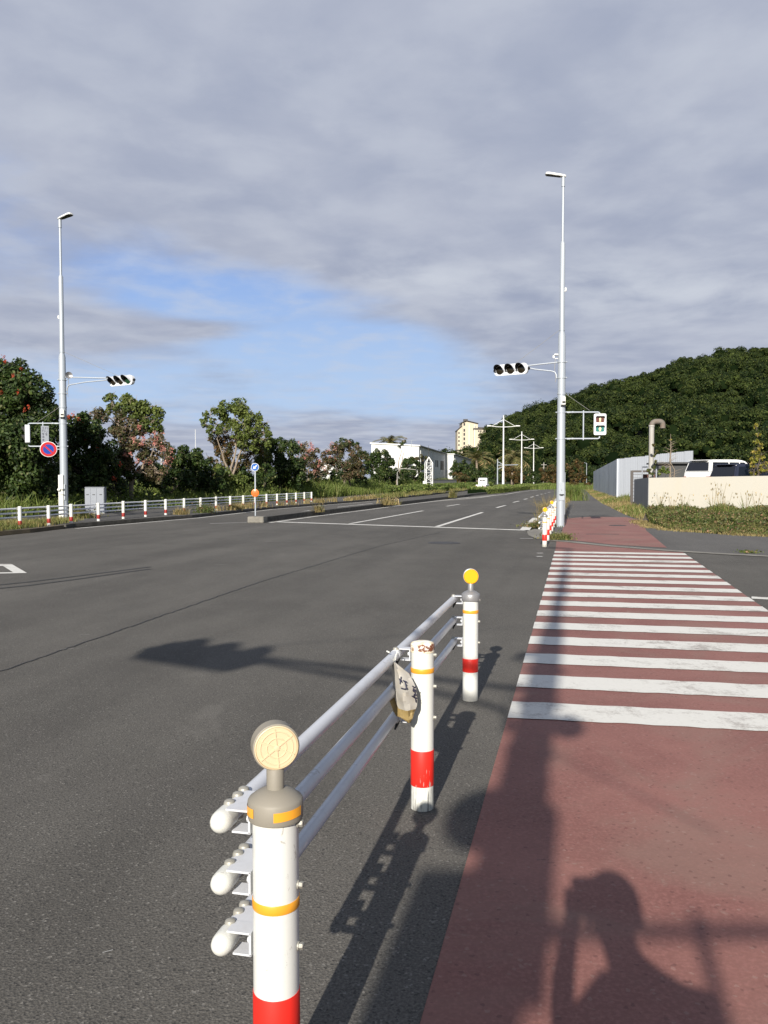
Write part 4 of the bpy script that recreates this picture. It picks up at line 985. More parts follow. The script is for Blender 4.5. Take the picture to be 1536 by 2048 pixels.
# ------------------------------------------------------------------ the photographer, standing where the camera is
def person():
    t = thing('person', 'person in dark clothes holding up a phone, whose shadow falls on the red surfacing', 'person', (.012, -.30, 0))
    me = bpy.data.meshes.new('body')
    J = {}; vs = []; es = []; rad = []
    def j(n, p, r, parent=None, ry=None):
        J[n] = len(vs); vs.append(p); rad.append((r, ry or r))
        if parent: es.append((J[parent], J[n]))
    j('pelvis', (.15, 0, .96), .140, ry=.115)
    j('waist', (.15, .0, 1.10), .125, 'pelvis', .105); j('chest', (.155, .01, 1.28), .140, 'waist', .115); j('upper', (.15, .0, 1.40), .11, 'chest', .095)
    j('neck', (.085, .01, 1.52), .056, 'upper'); j('jaw', (.06, .035, 1.60), .072, 'neck'); j('head', (.05, .02, 1.70), .098, 'jaw'); j('crown', (.05, .01, 1.755), .075, 'head')
    for s, n in ((-1, 'l'), (1, 'r')):
        j(n + 'hip', (.15 + s * .10, 0, .88), .095, 'pelvis'); j(n + 'knee', (.15 + s * .115, .02, .50), .062, n + 'hip'); j(n + 'calf', (.15 + s * .12, -.01, .33), .058, n + 'knee'); j(n + 'ankle', (.15 + s * .125, 0, .09), .040, n + 'calf'); j(n + 'foot', (.15 + s * .14, .14, .04), .036, n + 'ankle')
    j('lshoulder', (.03, .06, 1.40), .056, 'upper'); j('rshoulder', (.285, -.03, 1.41), .058, 'upper')
    j('lelbow', (-.085, .17, 1.20), .040, 'lshoulder'); j('lfore', (-.075, .23, 1.38), .038, 'lelbow'); j('lwrist', (-.045, .255, 1.54), .032, 'lfore'); j('lpalm', (-.030, .26, 1.61), .044, 'lwrist', .024)
    j('relbow', (.325, .0, 1.14), .043, 'rshoulder'); j('rwrist', (.34, .12, .93), .027, 'relbow'); j('rpalm', (.34, .15, .86), .034, 'rwrist', .018)
    for k in range(4):                                       # fingers curl behind the phone / hang slightly bent
        z = 1.60 + .022 * k; ln = (.85, 1, .95, .8)[k]
        j(f'lf{k}a', (-.075, .235, z), .0095, 'lpalm'); j(f'lf{k}b', (-.085, .215, z + .012 * ln), .0088, f'lf{k}a'); j(f'lf{k}c', (-.068, .205, z + .018 * ln), .008, f'lf{k}b')
        y = .145 + .020 * k
        j(f'rf{k}a', (.34, y - .01, .825), .0095, 'rpalm'); j(f'rf{k}b', (.332, y - .002, .825 - .045 * ln), .0088, f'rf{k}a'); j(f'rf{k}c', (.315, y, .825 - .075 * ln), .008, f'rf{k}b')
    j('lt1', (.012, .245, 1.61), .012, 'lpalm'); j('lt2', (.02, .240, 1.65), .0105, 'lt1')
    j('rt1', (.325, .19, .85), .011, 'rpalm'); j('rt2', (.315, .205, .81), .0095, 'rt1')
    me.from_pydata(vs, es, []); o = bpy.data.objects.new('body', me); C.objects.link(o); o.parent = t
    me.materials.append(MATS['skin'])
    m = o.modifiers.new('Skin', 'SKIN'); m.use_smooth_shade = True
    for i, (a, c) in enumerate(rad): me.skin_vertices[0].data[i].radius = (a, c)
    me.skin_vertices[0].data[0].use_root = True
    s = o.modifiers.new('Sub', 'SUBSURF'); s.levels = 1; s.render_levels = 2
    bpy.context.view_layer.update()
    mb = MB(); mb.ball((.05, .0, 1.735), .118, 20, 12, (.90, 1.02, .98)); mb.v = [v for v in mb.v]
    mb.v = [(x, min(y, .075 if z > 1.74 else .02), max(z, 1.63)) for x, y, z in mb.v]; obj('hair', mb, 'hair', t, ang=80)
    mb = MB(); mb.ball((.05, .118, 1.665), .016, 8, 6, (.8, 1.3, 1.2)); obj('nose', mb, 'skin', t, ang=80)
    mb = MB()
    for s_ in (-1, 1): mb.ball((.05 + s_ * .036, .106, 1.70), .012, 8, 6)
    obj('eyes', mb, 'ink', t); mb = MB(); mb.box((.05, .105, 1.625), (.045, .01, .008)); obj('mouth', mb, 'tail_red', t)
    for s_ in (-1, 1): mb = MB(); mb.ball((.05 + s_ * .10, .0, 1.68), .028, 8, 6, (.4, .8, 1.2)); obj('ear', mb, 'skin', t, ang=80)
    mb = MB(); mb.tube([(0, 0, .90), (0, 0, 1.0), (0, 0, 1.12), (.005, .01, 1.28), (-.005, .0, 1.39), (-.06, .005, 1.49)], [.155, .150, .142, .148, .125, .066], 22)
    mb.v = [(x + .15, y * .80, z) for x, y, z in mb.v]
    mb.tube([(.09, .02, 1.39), (.03, .06, 1.41), (-.03, .10, 1.32), (-.078, .16, 1.23)], [.074, .066, .058, .054], 14); mb.tube([(.22, 0, 1.40), (.285, -.03, 1.42), (.31, -.02, 1.28), (.323, .0, 1.17)], [.078, .072, .062, .058], 14)
    obj('shirt', mb, 'shirt', t, ang=80)
    mb = MB()
    for s_ in (-1, 1): mb.tube([(.15 + s_ * .07, 0, .99), (.15 + s_ * .10, 0, .88), (.15 + s_ * .115, .02, .50), (.15 + s_ * .12, -.01, .33), (.15 + s_ * .125, 0, .08)], [.125, .112, .082, .076, .068], 16)
    obj('trousers', mb, 'trousers', t, ang=80)
    for s_ in (-1, 1): mb = MB(); mb.ball((.15 + s_ * .135, .07, .045), .13, 14, 8, (.42, 1.1, .42)); mb.v = [(x, y, max(z, 0)) for x, y, z in mb.v]; obj('shoe', mb, 'shoe', t, ang=80)
    mb = MB(); mb.rbox((-.005, -.075, 1.645), (.085, .008, .155), .0039); obj('smartphone', mb, 'phone', label='dark smartphone held upright just behind the lens', cat='phone', bevel=.001)
person()
# ------------------------------------------------------------------ hill under forest
sil = [(300,958),(700,957),(840,945),(880,915),(895,909),(910,907),(922,908),(932,902),(940,892),(960,874),(990,852),(1029,831),(1075,811),(1111,804),(1152,788),(1177,777),(1214,771),(1252,763),(1277,754),(1327,744),(1352,724),(1417,714),(1437,707),(1474,706),(1536,701),(1700,690),(2000,700),(2600,740),(4000,860)]
SX = np.array([p[0] for p in sil], float); SY = np.array([p[1] for p in sil], float)
D1X = np.array([300, 880, 960, 1100, 1536, 4000], float); D1Y = np.array([300, 285, 300, 340, 360, 360], float)
def hill_z(x, y):
    x = np.asarray(x, float); y = np.asarray(y, float); yy = np.maximum(y, 20.0); px = 768 + F * x / yy
    E = (957.7 - np.interp(px, SX, SY)) / F
    d1 = np.interp(px, D1X, D1Y); d0 = np.interp(px, [300, 900, 1000, 1200, 1536, 2200], [240, 235, 222, 205, 175, 120])
    zc = np.maximum(E * d1 + 1.65 - 4.2, 0)
    t = (yy - d0) / (d1 - d0)
    z = zc * np.clip(t, 0, 1) ** .95 - np.maximum(t - 1, 0) * .05 * zc
    wob = 1.2 * np.sin(x * .06 + 1) * np.sin(y * .045) + .8 * np.sin(x * .13 + y * .09)
    return np.where(t > 0, np.maximum(z, 0) + wob * np.clip(t * 3, 0, 1) * np.clip((1 - t) * 3, .25, 1), -.3)
xs_ = np.arange(-20, 420, 6.0); ys_ = np.arange(110, 560, 6.0); XX, YY = np.meshgrid(xs_, ys_); ZZ = hill_z(XX, YY) - .1
nx, ny = len(xs_), len(ys_); idx = (np.arange(ny - 1)[:, None] * nx + np.arange(nx - 1)[None]).ravel()
fast('hill', np.stack([XX, YY, ZZ], -1).reshape(-1, 3), np.stack([idx, idx + 1, idx + nx + 1, idx + nx], -1), 'forest_floor', kind='structure')

def unit(v): return v / np.maximum(np.linalg.norm(v, axis=-1, keepdims=True), 1e-9)
def leaves(C0, Nrm, size, rs, squash=1.0):
    """rhombic leaf quads at C0 facing Nrm"""
    n = len(C0); r = unit(rs.normal(size=(n, 3))); t = unit(np.cross(Nrm, r)); bt = np.cross(Nrm, t)
    s = (size if hasattr(size, '__len__') else np.full(n, size))[:, None] * rs.uniform(.65, 1.35, (n, 1))
    V = np.stack([C0 - t * s * .5, C0 + bt * s * .30 * squash + t * s * .02, C0 + t * s * .5, C0 - bt * s * .30 * squash + t * s * .02], 1).reshape(-1, 3)
    return V, np.arange(n * 4).reshape(-1, 4)
rs = np.random.RandomState(11)

# forest: every crown is a heap of lumps, each lump a shell of leaf clumps
def make_forest():
    pts = []
    for y in np.arange(150, 400, 4.4):
        for x in np.arange(5, 300, 4.4):
            px = 768 + F * x / y
            if px < 830 or px > 1640: continue
            X = x + rs.uniform(-1.7, 1.7); Y = y + rs.uniform(-1.7, 1.7); z = float(hill_z(X, Y)); d1 = np.interp(px, D1X, D1Y)
            if z < -.01 or Y > d1 + 12: continue
            if 903 < px < 990 and Y > d1 + 2: continue
            pts.append((X, Y, z))
    pts = np.array(pts); n = len(pts); rad = rs.uniform(1.7, 3.7, n) * (1 + .3 * (rs.rand(n) > .9)); h = rs.uniform(2.4, 6.2, n)
    top = np.stack([pts[:, 0], pts[:, 1], pts[:, 2] + h - rad * .6], -1)
    K, Lf_ = 8, 62
    sd_ = unit(rs.normal(size=(n, K, 3))); sd_[..., 2] = np.abs(sd_[..., 2]) * .9 - .15
    sc_ = top[:, None] + sd_ * rad[:, None, None] * np.array([.75, .75, .55]); sr = rad[:, None] * rs.uniform(.38, .60, (n, K))
    dr = unit(rs.normal(size=(n, K, Lf_, 3)) + np.array([0, -.35, .45])); c = sc_[:, :, None] + dr * (sr[..., None, None] * rs.uniform(.75, 1.08, (n, K, Lf_, 1)))
    nr = unit(dr + rs.normal(size=dr.shape) * .28); c = c.reshape(-1, 3); nr = nr.reshape(-1, 3)
    V, Q = leaves(c, nr, .54, rs, 1.25)
    # near-black inner masses, shade painted in behind the leaf clumps
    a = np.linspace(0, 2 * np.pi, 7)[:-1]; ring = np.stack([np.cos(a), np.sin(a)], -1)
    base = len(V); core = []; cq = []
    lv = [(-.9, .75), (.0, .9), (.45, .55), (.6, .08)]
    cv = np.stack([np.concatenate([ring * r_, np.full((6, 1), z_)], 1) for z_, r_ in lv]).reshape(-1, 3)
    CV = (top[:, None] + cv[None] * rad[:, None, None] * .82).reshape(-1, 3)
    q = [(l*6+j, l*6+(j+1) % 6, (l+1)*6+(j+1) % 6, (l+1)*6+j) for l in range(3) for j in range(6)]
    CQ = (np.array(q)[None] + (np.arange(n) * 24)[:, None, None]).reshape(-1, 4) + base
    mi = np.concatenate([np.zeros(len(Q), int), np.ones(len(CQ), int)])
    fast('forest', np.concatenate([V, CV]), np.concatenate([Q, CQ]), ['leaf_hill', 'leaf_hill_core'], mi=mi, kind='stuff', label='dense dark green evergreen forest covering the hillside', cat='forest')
    print('forest crowns', n, 'quads', len(Q))
make_forest()

# ------------------------------------------------------------------ trees built from real-depth clumps
def tree(name, label, base, d, blobs, mat, leaf=.20, dens=1.0, trunk=.16, bark='bark', group=None, flowers=None, bare=0, seed=1, cat='tree', twigs=True, fat=1.22):
    """base: photo x of the foot; blobs: (x, y, r) in photo pixels seen at depth d -> spheres of real size"""
    r_ = np.random.RandomState(seed); b0 = P(base, 958, d); b0.z = 0
    t = thing(name, label, cat, b0, 0, group); B = np.array(b0)
    cs = []; rr = []
    for (x, y, r0) in blobs:
        R_ = r0 * S(d) * (fat if dens > .7 and cat == 'tree' else 1); c = np.array(P(x, y, d + r_.uniform(-.6, .6) * R_)); cs.append(c - B); rr.append(R_)
    cs = np.array(cs); rr = np.array(rr)
    # trunk and limbs
    mb = MB(); H = cs[:, 2].max(); fork = Vector((r_.uniform(-.1, .1), 0, min(H * .28, 1.6)))
    mb.tube([Vector((0, 0, -.1)), Vector((.02, 0, fork.z * .5)), fork], [trunk * 1.25, trunk, trunk * .85], 9)
    obj('trunk', mb, bark, t)
    mb = MB()
    nodes = [(fork, trunk * .8)]; stemsn = 3 if len(cs) > 8 else 2
    for s_ in range(stemsn):                                 # a few main stems spreading upwards
        tp = Vector(cs[:, :].mean(0)); wx = (cs[:, 0].max() - cs[:, 0].min()) * .28
        tp = Vector((tp.x + (s_ - (stemsn - 1) / 2) * wx + r_.uniform(-.2, .2), r_.uniform(-.6, .6), tp.z * r_.uniform(.8, .95)))
        if tp.z < fork.z + .2: continue
        pts = [fork]
        for q in range(1, 6): f = q / 5; pts.append(fork.lerp(tp, f) + Vector((r_.uniform(-.10, .10), r_.uniform(-.1, .1), .12 * math.sin(f * 3))) * (1 + .6 * tp.z / 6))
        rd = [trunk * (.72 - .10 * q) for q in range(6)]; mb.tube(pts, rd, 7); nodes += list(zip(pts[1:], rd[1:]))
    for k_ in np.argsort(np.linalg.norm(cs - np.array(fork), axis=1)):
        c = Vector(cs[k_]); R_ = rr[k_]
        n0, r0_ = min(nodes, key=lambda q: (q[0] - c).length + (2.0 if q[0].z > c.z + .2 else 0)); L_ = (c - n0).length
        jit = lambda: Vector(r_.normal(size=3)) * .07 * L_
        pts = [n0, n0.lerp(c, .3) + jit() - Vector((0, 0, .04 * L_)), n0.lerp(c, .65) + jit(), c + Vector((0, 0, R_ * .25))]; q0 = min(r0_ * .62, trunk * .35)
        mb.tube(pts, [q0, q0 * .75, q0 * .5, q0 * .2], 5); nodes += [(pts[1], q0 * .75), (pts[2], q0 * .5)]; mid = pts[1]
        for q in range(5 if twigs else 2):
            dv = Vector(unit(r_.normal(size=3) + np.array([0, 0, .35]))); a = mid.lerp(c, .5 + .1 * q); mb.tube([a, a.lerp(c + dv * R_ * .8, .5) + Vector((0, 0, .05)), c + dv * R_ * .85], [trunk * .16, trunk * .11, trunk * .04], 4)
    for q in range(bare):                                    # bare twigs sticking out
        k = r_.randint(len(cs)); c = Vector(cs[k]); dv = Vector(unit(r_.normal(size=3) * np.array([1, .6, .5]) + np.array([0, -.1, .45]))) * rr[k]
        p1 = c + dv * .5; p2 = c + dv * r_.uniform(.95, 1.25); p3 = p2 + Vector(r_.normal(size=3) * .12) + dv * .2
        mb.tube([c, p1, p2, p3], [trunk * .20, trunk * .14, trunk * .08, trunk * .03], 4)
        for s_ in range(2): mb.tube([p1.lerp(p2, .3 + .3 * s_), p1.lerp(p2, .5 + .3 * s_) + Vector(r_.normal(size=3) * .25 * rr[k])], [trunk * .07, trunk * .025], 3)
    if len(mb.v): obj('limbs', mb, bark, t)
    # leaves
    LC = []; LN = []
    for c, R_ in zip(cs, rr):
        kk = max(5, int(9 * R_)); sd_ = unit(r_.normal(size=(kk, 3))); sc_ = c + sd_ * R_ * r_.uniform(.45, .82, (kk, 1)); sr = R_ * r_.uniform(.28, .50, kk)
        for s_c, s_r in zip(sc_, sr):
            n = int(dens * 9.0 * s_r ** 2 / (leaf ** 2 * .30) * 1.05); n = max(n, 14)
            dr = unit(r_.normal(size=(n, 3)) + np.array([0, 0, .25])); LC.append(s_c + dr * s_r * r_.uniform(.55, 1.08, (n, 1))); LN.append(unit(dr + r_.normal(size=(n, 3)) * .7 + np.array([0, -.2, .3])))
    LC = np.concatenate(LC); LN = np.concatenate(LN); keep = LC[:, 2] > .05; LC = LC[keep]; LN = LN[keep]
    V, Q = leaves(LC, LN, leaf, r_)
    fast('crown', V, Q, mat, t)
    if flowers:
        FC = []; fm, cnt, fr = flowers[:3]; sel = flowers[3] if len(flowers) > 3 else range(len(cs))
        sel = list(sel)
        for q in range(cnt):
            k = sel[r_.randint(len(sel))]; dv = unit(r_.normal(size=3) + np.array([0, -.9, .5])); c = cs[k] + dv * rr[k] * r_.uniform(.85, 1.12); m = 26
            FC.append(c + r_.normal(size=(m, 3)) * fr * np.array([.8, .8, 1.1]))
        FC = np.concatenate(FC); FC = FC[FC[:, 2] > .3]; V, Q = leaves(FC, unit(r_.normal(size=FC.shape)), fr * 1.15, r_, 1.2); fast('flowers', V, Q, fm, t, kind='stuff')
    return t
G1 = 'trees along the left footway'
tree('flowering_tree', 'tallest dark leafy tree at the left edge, dotted with red blossom', 40, 36.0,
     [(15,775,46),(-40,770,50),(60,795,44),(88,830,36),(20,840,55),(-50,850,60),(70,880,50),(98,870,26),(10,905,55),(-60,930,60),(60,935,48),(100,920,30),(5,960,45),(-30,740,26),(35,752,28),(95,965,34),(40,985,34),(-20,985,34)],
     'leaf_dark', .17, 1.35, .2, group=G1, flowers=('flower_red', 26, .045, [0,1,2,3,4,13,14]), seed=3)
tree('flowering_tree', 'leafy tree with orange-red blossom just right of the left signal pole', 175, 41.5,
     [(150,860,26),(175,855,24),(200,870,24),(165,890,34),(205,905,30),(140,900,28),(215,935,30),(165,940,38),(120,940,30),(130,975,32),(185,975,34),(225,965,26),(140,845,12),(165,840,14)],
     'leaf_dark', .17, 1.35, .15, group=G1, flowers=('flower_red', 12, .065), seed=5)
tree('half_bare_tree', 'half-bare tree with a tufted green top and pink-brown branches, left of the dark gap', 238, 45.0,
     [(222,803,13),(247,805,13),(272,806,14),(292,815,15),(303,835,17),(312,856,14),(285,838,16),(262,825,15),(236,822,12),(305,872,12),(258,812,12),(280,820,14),(296,850,14),(272,845,14),(222,820,9),(318,845,8)],
     'leaf_mid', .16, 1.2, .11, 'bark_pale', G1, seed=7, bare=20, fat=1.5)
tree('flowering_tree', 'rosy brown thinly leaved tree with pink flowers spilling right', 262, 44.0,
     [(205,838,18),(190,835,12),(230,845,20),(255,860,22),(240,890,26),(280,880,22),(305,895,22),(325,885,14),(332,905,14),(270,915,28),(225,920,26),(300,925,24),(335,925,12),(255,945,24),(310,945,20)],
     'leaf_brown', .15, .95, .13, 'bark_pale', G1, flowers=('flower_pink', 30, .070, [5,6,7,8,9,11,12]), seed=9, bare=60)
tree('leafy_tree', 'low dark green tree between the pink-flowering tree and the tall open tree', 385, 53.0,
     [(350,915,22),(375,912,20),(400,920,20),(340,940,26),(370,940,26),(405,945,24),(425,955,22),(355,965,26),(395,970,26),(325,955,18),(430,975,18)],
     'leaf_dark', .19, 1.3, .14, group=G1, seed=13)
tree('spreading_tree', 'tall airy tree with domed green crown and pale forked trunks', 462, 60.0,
     [(455,815,15),(475,812,14),(435,820,12),(420,832,12),(410,848,9),(492,825,12),(507,840,14),(522,850,13),(530,865,12),(470,830,16),(450,838,14),(487,845,14),(433,848,8),(515,875,13),(500,865,12),(465,850,14),(442,808,9),(470,865,14),(448,862,11),(490,860,14),(528,880,12),(510,890,13),(485,882,12),(422,862,8)],
     'leaf_mid', .20, .9, .13, 'bark_pale', G1, seed=17, bare=16, fat=1.42)
tree('spreading_tree', 'brownish undergrowth tree beneath the domed crown, tangled with pale stems', 480, 61.5,
     [(436,868,13),(455,876,15),(478,872,14),(498,872,13),(515,885,13),(462,892,16),(430,885,18),(445,905,18),(475,880,20),(500,895,20),(460,920,22),(490,925,22),(425,925,16),(515,905,16),(445,945,22),(480,950,24)],
     'leaf_rust', .18, .85, .16, 'bark_pale', G1, seed=19, bare=60, fat=1.0)
tree('leafy_tree', 'broad dark evergreen tree right of the domed tree, behind the blue arrow disc', 560, 66.0,
     [(540,895,18),(560,890,18),(578,898,18),(550,915,22),(575,920,22),(530,920,18),(592,930,16),(555,945,24),(585,950,20),(525,948,18),(600,960,14),(560,968,22),(540,885,12)],
     'leaf_dark', .20, 1.35, .18, group=G1, seed=23)
tree('leafy_tree', 'mid green clump with upright shoots between the domed tree and the dark evergreen', 528, 63.0,
     [(525,895,15),(535,880,12),(515,915,15),(533,912,14),(520,935,16)], 'leaf_mid', .18, 1.1, .12, group=G1, seed=24)
tree('flowering_tree', 'pink flowering tree right of the broad dark evergreen', 615, 76.0,
     [(600,895,11),(613,893,12),(627,905,12),(605,915,15),(625,925,15),(640,930,10),(610,940,16),(632,950,14),(598,955,12)],
     'leaf_brown', .17, .75, .13, 'bark_pale', G1, flowers=('flower_pink', 34, .085), seed=29, bare=26)
tree('flowering_tree', 'low rounded tree with faded pink tips left of the white building', 690, 88.0,
     [(690,888,10),(678,892,9),(702,893,10),(665,900,11),(715,902,10),(655,915,13),(680,912,14),(705,918,14),(725,920,12),(668,932,15),(695,938,16),(720,940,14),(650,940,12),(690,955,14)],
     'leaf_brown', .20, 1.0, .14, 'bark', G1, flowers=('flower_pink', 10, .10, [3,5,9]), seed=31, bare=20)
tree('leafy_tree', 'dark crown tufts rising behind the faded pink tree', 700, 89.5,
     [(688,885,9),(700,888,9),(712,893,9),(725,903,8),(735,910,8),(676,890,7)], 'leaf_dark', .2, 1.2, .12, group=G1, seed=33)
tree('leafy_tree', 'rounded green tree overlapping the left end of the white building', 758, 104.0,
     [(755,908,11),(768,912,11),(742,915,11),(778,925,12),(750,928,14),(768,938,14),(735,935,12),(785,945,11),(755,950,14),(772,955,10)],
     'leaf_dark', .22, 1.3, .15, group=G1, seed=37)
tree('leafy_tree', 'rusty green bushy tree in front of the white building beside the thin bare tree', 822, 118.0,
     [(815,925,10),(828,922,9),(838,932,9),(812,938,12),(830,942,12),(845,948,10),(803,948,9),(822,955,12),(840,958,9)],
     'leaf_dark', .24, 1.25, .15, group=G1, seed=41)
tree('leafy_tree', 'small orange-tinged tree growing at the corner of the white building', 838, 121.0, [(828,918,7),(840,915,6),(850,918,6),(835,926,7)], 'leaf_rust', .22, 1.1, .1, group=G1, seed=43)
tree('slender_tree', 'thin nearly bare tree with one tuft at its top in front of the white building', 794, 105.0, [(805,888,5),(801,893,4),(808,884,4)], 'leaf_dark', .2, 1.0, .13, 'bark_pale', seed=47, bare=7)
for k, (bx, dd, r0, lab, mt) in enumerate([
    (128, 38.5, 30, 'dark shrub mass at the foot of the left signal pole', 'leaf_dark'), (232, 43.5, 26, 'dark shrub right of the control cabinet', 'leaf_dark'),
    (290, 46.5, 26, 'shrub under the pink-flowering branches', 'leaf_dark'), (345, 50, 25, 'shrub just right of the pink-flowering tree', 'leaf_dark'),
    (415, 55, 26, 'shrub at the left foot of the domed tree', 'leaf_mid'), (450, 57.5, 24, 'leafy shrub in front of the pale forked trunks', 'leaf_mid'),
    (505, 61, 25, 'shrub behind the slim blue arrow sign post', 'leaf_dark'), (598, 71, 20, 'shrub at the left foot of the pink tree behind the fence end', 'leaf_mid'),
    (648, 80, 19, 'dark shrub in the gap below the pale shed', 'leaf_dark'), (722, 95, 18, 'shrub below the rounded green tree, left side', 'leaf_dark'),
    (772, 108, 15, 'shrub below the left corner of the white building', 'leaf_dark'), (800, 112, 13, 'shrub at the foot of the thin bare tree', 'leaf_dark')]):
    q = random.Random(200 + k); bl = [(bx + q.uniform(-1.5, 1.5) * r0, 975 - 8 * (bx > 560) - 6 * (bx > 700) - q.uniform(-.1, 1.5) * r0, r0 * q.uniform(.55, .85)) for _ in range(9)]
    tree('shrub', lab, bx, dd, bl, mt, .2, 1.0, .05, group='shrubs under the left trees', seed=210 + k, cat='shrub', twigs=False)
G2 = 'trees beyond the median'
for k, (bx, dd, bl, mt, lab) in enumerate([
    (925, 165, [(912,932,9),(925,928,9),(938,932,9),(950,938,8),(905,945,9),(920,945,10),(938,948,10),(955,950,8),(918,958,8),(940,962,9)], 'leaf_dark', 'dark tree beside the second white building'),
    (918, 150, [(912,950,7),(922,953,8),(932,958,8),(918,963,8),(928,968,6)], 'leaf_rust', 'rusty orange bushy tree left of the small white truck'),
    (975, 168, [(968,942,8),(980,940,8),(992,945,8),(965,955,9),(983,956,9),(998,955,7),(975,965,8)], 'leaf_dark', 'dark tree behind the small white truck'),
    (1025, 172, [(1015,943,8),(1027,940,7),(1038,945,8),(1010,955,8),(1028,957,9),(1045,955,7),(1035,966,6)], 'leaf_rust', 'rust tinted tree between the first two double lamp posts'),
    (1060, 178, [(1052,950,7),(1063,945,7),(1074,950,7),(1057,961,8),(1072,962,8)], 'leaf_dark', 'dark tree between the second and third double lamp posts'),
    (1095, 182, [(1088,942,8),(1100,938,9),(1110,945,9),(1092,956,9),(1108,958,10),(1120,955,8)], 'leaf_rust', 'tree just left of the right-hand signal pole in the distance'),
    (1150, 150, [(1138,935,9),(1150,928,9),(1163,934,9),(1142,950,10),(1158,952,10),(1148,965,9),(1168,955,8),(1175,968,7)], 'leaf_rust', 'tree closing the end of the right-hand path'),
    (1183, 160, [(1178,940,8),(1190,945,8),(1183,958,9),(1172,970,7),(1192,968,6)], 'leaf_dark', 'dark tree beside the far end of the metal hoarding')]):
    tree('roadside_tree', lab, bx, dd, bl, mt, .30, 1.15, .16, group=G2, seed=60 + k, twigs=False)
tree('conifer', 'tall ragged yellow-green conifer behind the cream wall beside the black car', 1515, 40.5,
     [(1512,852,4.5),(1516,868,6),(1511,882,7),(1520,893,8),(1509,903,9),(1522,912,10),(1511,922,11),(1530,925,10),(1503,930,10),(1520,938,12),(1535,942,9),(1508,945,10)], 'conifer', .12, .62, .06, seed=71, bare=26, cat='tree')
tree('sapling', 'thin leafless sapling rising above the cream wall left of the white car', 1340, 41.5, [(1341,880,2)], 'conifer', .08, .12, .035, 'bark_pale', seed=73, bare=0, cat='tree')
tree('shrub', 'bright leafy shrub at the foot of the vent pipe behind the cream wall', 1327, 41.2, [(1322,945,7),(1333,943,7),(1327,937,5)], 'leaf_bright', .14, .9, .03, seed=75, cat='shrub')
tree('climber_plant', 'straggly climbing plant clinging to the white vent pipe', 1308, 40.9, [(1303,948,6),(1307,935,4),(1311,922,3.5),(1309,910,3),(1313,903,2.5),(1307,890,2),(1299,940,4)], 'weed', .12, .6, .02, seed=77, cat='climbing plant')
r3 = random.Random(8); mb = MB(); bb = P(1340, 958, 41.5)
for k in range(26):                                          # side twigs of the sapling
    z = 1.4 + k * .085; L_ = .75 * (1 - (z - 1.2) / 3.0) + .1; a = r3.uniform(0, 6.28)
    p0 = Vector((0, 0, z)); p1 = Vector((math.cos(a) * L_ * .6, math.sin(a) * L_ * .4, z + L_ * .28)); p2 = Vector((math.cos(a) * L_, math.sin(a) * L_ * .6, z + L_ * .38)); mb.tube([p0, p1, p2], [.012, .008, .003], 4)
mb.tube([(0, 0, 0), (.02, 0, 2), (0, 0, 3.9)], [.035, .028, .008], 6)
sap = [o for o in bpy.data.objects if o.name == 'sapling'][0]; obj('twigs', mb, 'bark_pale', sap)

def palm(label, px, py, d, h_px, cr):
    b0 = P(px, 958, d); b0.z = float(hill_z(b0.x, b0.y)); b0.z = max(b0.z, 0); topz = P(px, py, d).z - b0.z
    t = thing('palm_tree', label, 'palm tree', b0, 0, 'palms'); mb = MB(); mb.tube([(0, 0, -.2), (.1, 0, topz * .5), (0, 0, topz)], [.32, .26, .30], 8); obj('trunk', mb, 'bark_pale', t)
    r_ = np.random.RandomState(int(px)); Vs = []; Q = []
    for k in range(34):
        a = r_.uniform(0, 2 * np.pi); e0 = r_.uniform(-.1, 1.15); L_ = cr * r_.uniform(.8, 1.1); n = 7; pts = []
        for i in range(n + 1):
            s = i / n; pts.append(np.array([math.cos(a) * L_ * s * math.cos(e0 * (1 - s * .5)), math.sin(a) * L_ * s * math.cos(e0 * (1 - s * .5)), topz + L_ * (math.sin(e0) * s - (.55 + .3 * (1 - e0)) * s * s)]))
        side = np.array([-math.sin(a), math.cos(a), 0])
        for i in range(n):
            for sg in (-1, 1):
                for w_ in (0, .5):
                    p0 = pts[i] * (1 - w_) + pts[i + 1] * w_; p1 = p0 + (pts[i + 1] - pts[i]) * .42; tip = p0 + side * sg * L_ * .26 * math.sin(math.pi * (i + .8) / (n + 1.2)) + (pts[i+1] - pts[i]) * .6 - np.array([0, 0, L_ * .09])
                    o_ = len(Vs); Vs += [p0, p1, tip, (p0 + tip) / 2]; Q.append((o_, o_+1, o_+2, o_+3))
    fast('fronds', np.array(Vs), np.array(Q), 'palm_leaf', t)
palm('palm tree in front of the hill just right of the second white building', 953, 917, 205, 0, 5.2)
palm('palm tree seen between the first and second double lamp posts', 1024, 914, 205, 0, 5.0)
palm('palm crown just peeping over the roof of the white building', 780, 885, 185, 0, 4.2)

